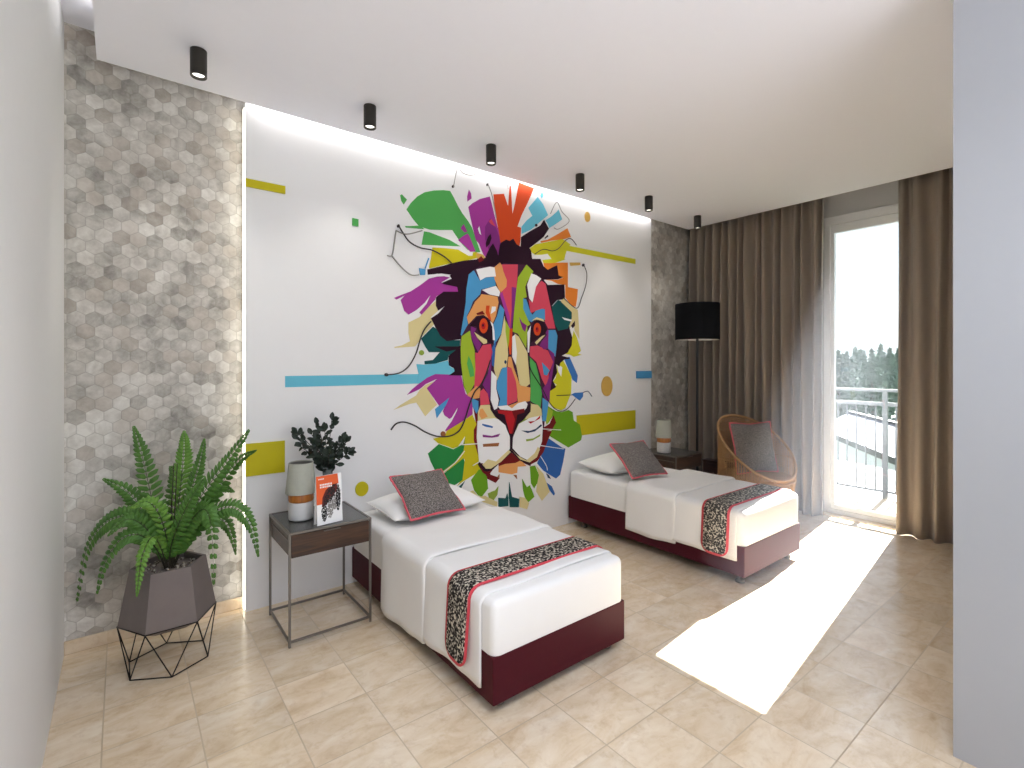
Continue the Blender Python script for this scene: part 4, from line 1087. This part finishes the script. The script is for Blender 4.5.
# ------------------------------------------------------------------ lion mural
PAL = dict(aqua=(104, 188, 212), azure=(74, 148, 198), blue=(60, 118, 190), brown=(150, 96, 58), cobalt=(48, 98, 168), cream=(216, 202, 148), dark=(38, 10, 30), emerald=(36, 130, 62),
 green=(80, 166, 84), grey=(150, 148, 144), ink=(58, 52, 54), leaf=(104, 158, 30), lemon=(206, 202, 40), lime=(154, 180, 48), maroon=(112, 18, 24), navy=(34, 60, 92), ochre=(208, 168, 84),
 olive=(138, 162, 62), outline=(66, 30, 56), orange=(224, 128, 48), pink=(208, 72, 94), plum=(128, 44, 124), red=(176, 26, 36), rust=(206, 72, 28), tan=(222, 156, 92), teal=(18, 82, 84), violet=(160, 56, 148), white=(236, 236, 238), yellow=(196, 184, 26))
PM = {k: plain('paint_'+k, v, .5, spec=.2, var=.02, scale=6) for k, v in PAL.items()}
def prism(bm, pts, y0, y1, mi=0):
    f = [bm.verts.new((x, y0, z)) for x, z in pts]; b = [bm.verts.new((x, y1, z)) for x, z in pts]
    fc = bm.faces.new(f); fc.material_index = mi; fc.normal_update()
    if fc.normal.y > 0: fc.normal_flip()
    n = len(pts)
    for i in range(n):
        q = bm.faces.new((f[i], b[i], b[(i+1) % n], f[(i+1) % n])); q.material_index = mi
    bmesh.ops.triangulate(bm, faces=[fc], ngon_method='EAR_CLIP')
def parse(s): return [tuple(int(v)/1000 for v in p.split(',')) for p in s.split()]
lion = thing('lion_mural', 'large multicoloured geometric lion head painted on the white panel', 'mural', (2.6, YP, 1.5))
def to_local(o):
    for v in o.data.vertices: v.co -= Vector((2.6, YP, 1.5))
depth = 0
order = {}
for part, col, s in MURAL:
    order.setdefault(part, []).append((col, parse(s)))
for part, items in order.items():
    if part == 'tendril':
        for col, pts in items:
            bm = bmesh.new(); prism(bm, pts, YP-.0105, YP-.0003)
            to_local(link('bead', bm, PM[col], lion, False, False))
        continue
    bm = bmesh.new(); mats = []
    lift = {'mane': 0, 'face': .004, 'muzzle': .0090, 'beard': .0048, 'eye': .0090, 'eye2': .0090}[part]
    for k, (col, pts) in enumerate(items):
        if col not in mats: mats.append(col)
        prism(bm, pts, YP-.0015-lift-.00006*k, YP-.0003, mats.index(col))
    to_local(link('eye' if part == 'eye2' else part, bm, [PM[c] for c in mats], lion, False, False))
for part, col, r, s in CORDS:
    bm = bmesh.new(); tube(bm, catmull([(x, YP-.0125, z) for x, z in parse(s)], 6), r/1000*(1.25 if part == 'tendril' else 1), 6)
    to_local(link(part, bm, PM[col], lion))
def shape(name, label, cat, pts, col, group=None, rel=.010):
    x = sum(p[0] for p in pts)/len(pts); z = sum(p[1] for p in pts)/len(pts)
    bm = bmesh.new(); prism(bm, [(a-x, b-z) for a, b in pts], -rel, -.0003)
    o = link(name, bm, PM[col], None, False, False); o.location = (x, YP, z); tag(o, label, cat, group); return o
def ell(x, z, rx, rz): return [(x+rx*math.cos(2*PI*i/28), z+rz*math.sin(2*PI*i/28)) for i in range(28)]
def rect(x0, x1, z0, z1): return [(x0, z0), (x1, z0), (x1, z1), (x0, z1)]
shape('wall_stripe', 'short thin yellow stripe at the top left of the white panel', 'wall decoration', rect(.590, .812, 2.562, 2.611), 'yellow')
shape('wall_stripe', 'long light blue stripe running left from the mane', 'wall decoration', rect(.812, 1.77, 1.347, 1.418), 'aqua', rel=.0015)
shape('wall_square', 'yellow rectangle on the panel between the fern and the table lamp', 'wall decoration', rect(.590, .809, .816, 1.013), 'yellow')
shape('wall_dot', 'yellow round dot low on the panel right of the brochure', 'wall decoration', ell(1.307, .632, .046, .05), 'yellow')
shape('wall_square', 'tiny green square on the panel left of the mane', 'wall decoration', rect(1.24, 1.282, 2.437, 2.487), 'green')
shape('wall_dot', 'ochre round dot right of the mane above the wide yellow bar', 'wall decoration', ell(3.825, 1.268, .08, .10), 'ochre')
shape('wall_stripe', 'wide yellow bar on the panel above the pillow of the far bed', 'wall decoration', rect(3.40, 4.281, .808, 1.003), 'yellow', rel=.0012)
shape('wall_stripe', 'short light blue stripe at the far right edge of the white panel', 'wall decoration', rect(4.29, 4.549, 1.337, 1.414), 'azure')
shape('wall_stripe', 'long thin yellow stripe running right from the mane', 'wall decoration', rect(3.26, 4.281, 2.545, 2.598), 'lemon', rel=.0012)
shape('wall_dot', 'small orange dot at the upper right of the mane', 'wall decoration', ell(3.545, 2.91, .036, .048), 'ochre')

# ------------------------------------------------------------------ balcony and what lies beyond
struct('floor_balcony', B(5.74, 6.95, -.6, 3.6, -.14, -.03), M['balcony'], label='tiled balcony floor outside the window')
def railing():
    X = 6.78
    t_ = thing('balcony_railing', 'pale metal balcony railing with thin balusters outside the window', 'railing', (X, 1.5, -.03))
    link('top_rail', B(-.022, .022, -1.9, 2.0, 1.205, 1.235), M['rail'], t_)
    link('middle_rail', B(-.012, .012, -1.9, 2.0, 1.045, 1.085), M['rail'], t_)
    link('bottom_rail', B(-.012, .012, -1.9, 2.0, .07, .095), M['rail'], t_)
    for y in (-1.9, -.75, .35, 1.9): link('post', B(-.022, .022, y-.022, y+.022, 0, 1.205), M['rail'], t_)
    for i in range(40):
        y = -1.84+.095*i
        if min(abs(y-p) for p in (-1.9, -.75, .35, 1.9)) < .03: continue
        link('baluster', T(([(0, y, .08), (0, y, 1.06)], .008), n=6), M['rail'], t_)
railing()
G = -3.4
struct('ground', B(5.9, 90, -40, 70, G-.2, G), M['lawn'], label='pale green lawn far below the balcony')
# pavilion: gabled roof running away from the balcony, grey fascia and ridge cap, white walls
def pavilion():
    Fd = Vector((.616, .788, 0)); Rd = Vector((.788, -.616, 0))
    ax = (Fd+Rd*.284).normalized()
    o = Fd*18.5+Rd*12.54
    t_ = thing('garden_pavilion', 'white gabled garden building with a grey fascia below the balcony', 'pavilion', (o.x, o.y, G), math.atan2(ax.y, ax.x))
    b, n, ze, zr = 1.16, -11.0, -.90-G, -.313-G
    bm = bmesh.new()
    for sg in (1, -1):
        v = [bm.verts.new(p) for p in ((n, sg*b, ze), (0, sg*b, ze), (0, 0, zr), (n, 0, zr), (n, sg*b, ze-.06), (0, sg*b, ze-.06), (0, 0, zr-.06), (n, 0, zr-.06))]
        for q in ((0, 1, 2, 3), (5, 4, 7, 6), (0, 4, 5, 1), (3, 2, 6, 7), (0, 3, 7, 4), (1, 5, 6, 2)): bm.faces.new([v[i] for i in q])
    link('roof', bm, M['canvas'], t_)
    for sg in (1, -1): link('fascia', B(n, .02, sg*b-.02, sg*b+.02, ze-.17, ze+.01), M['fascia'], t_)
    link('ridge_cap', B(n, .03, -.09, .09, zr-.02, zr+.035), M['fascia'], t_)
    link('wall', B(n+.15, -.15, -b+.12, b-.12, 0, ze-.06), M['plaster'], t_)
pavilion()
def awning():
    Fd = Vector((.616, .788, 0)); Rd = Vector((.788, -.616, 0))
    o = Fd*8.6+Rd*6.35
    t_ = thing('patio_awning', 'low grey awning roof beside the pavilion, seen through the railing', 'awning', (o.x, o.y, G), .25)
    bm = bmesh.new()
    z = 1.5-8.6*(478-363)/500-G
    v = [bm.verts.new(p) for p in ((-1, -.9, z-.25), (1, -.9, z-.1), (1, .9, z+.1), (-1, .9, z-.12), (-1, -.9, z-.31), (1, -.9, z-.16), (1, .9, z+.04), (-1, .9, z-.18))]
    for q in ((0, 1, 2, 3), (5, 4, 7, 6), (0, 4, 5, 1), (3, 2, 6, 7), (0, 3, 7, 4), (1, 5, 6, 2)): bm.faces.new([v[i] for i in q])
    link('roof', bm, M['far_grey'], t_)
    for x in (-.9, .9):
        for y in (-.8, .8): link('post', T(([(x, y, 0), (x, y, z-.22)], .03), n=8), M['far_grey'], t_)
awning()
def tree(label, x, y, h, r, seed):
    rnd = random.Random(seed)
    t_ = thing('tree', label, 'tree', (x, y, G), rnd.uniform(0, 6), 'trees beyond the lawn')
    link('trunk', T(([(0, 0, 0), (0, 0, h*.6)], [.16, .08]), n=8), M['bark'], t_)
    bm = bmesh.new()
    tips = [(rnd.uniform(-.55, .55)*r, rnd.uniform(-.55, .55)*r, rnd.uniform(.82, 1.0)) for _ in range(4)]; tips[0] = (0, 0, 1.0)
    for k in range(1700):
        a = rnd.uniform(0, 2*PI); zz = rnd.random()**.8; tx, ty, th = tips[k % 4]
        rr = r*.72*math.sqrt(rnd.random())*min(1, (1-zz)*1.5+.03)
        p = Vector((tx*min(1, zz*2)+rr*math.cos(a), ty*min(1, zz*2)+rr*math.sin(a), h*(.10+(th-.10)*zz))); s = rnd.uniform(.10, .26)
        d = Vector((rnd.gauss(0, 1), rnd.gauss(0, 1), rnd.gauss(0, 1))).normalized(); e = d.orthogonal().normalized()
        q = [p-d*s, p+e*s*.45, p+d*s, p-e*s*.45]
        bm.faces.new([bm.verts.new(z) for z in q])
    link('crown', bm, M['tree'], t_, False, False)
Fd = Vector((.616, .788, 0)); Rd = Vector((.788, -.616, 0))
TL = ['slender tree at the left edge of the window view', 'bushy tree second from the left beyond the lawn', 'broad tree left of the middle beyond the lawn', 'tall tree in the middle of the window view',
      'rounded tree just right of the middle beyond the lawn', 'tall tree with two tips beyond the lawn', 'dense tree second from the right beyond the lawn', 'tree partly behind the right curtain edge']
for i in range(8):
    d = 36+3*((i*5) % 4); u = 838+i*8.5
    p = Fd*d+Rd*d*(u-512)/500
    top = [350, 352, 348, 351, 349, 345, 350, 349][i]
    tree(TL[i], p.x, p.y, 1.5+d*(363-top)/500-G, 1.25 if i else .8, 40+i)

# thin haze in the air by the window, lit by the sun beam
tag(link('haze', B(2.5, 5.24, .72, 2.6, .004, 3.03), M['haze']), 'faint haze glowing in the sunbeam by the window', 'haze', None, 'stuff')
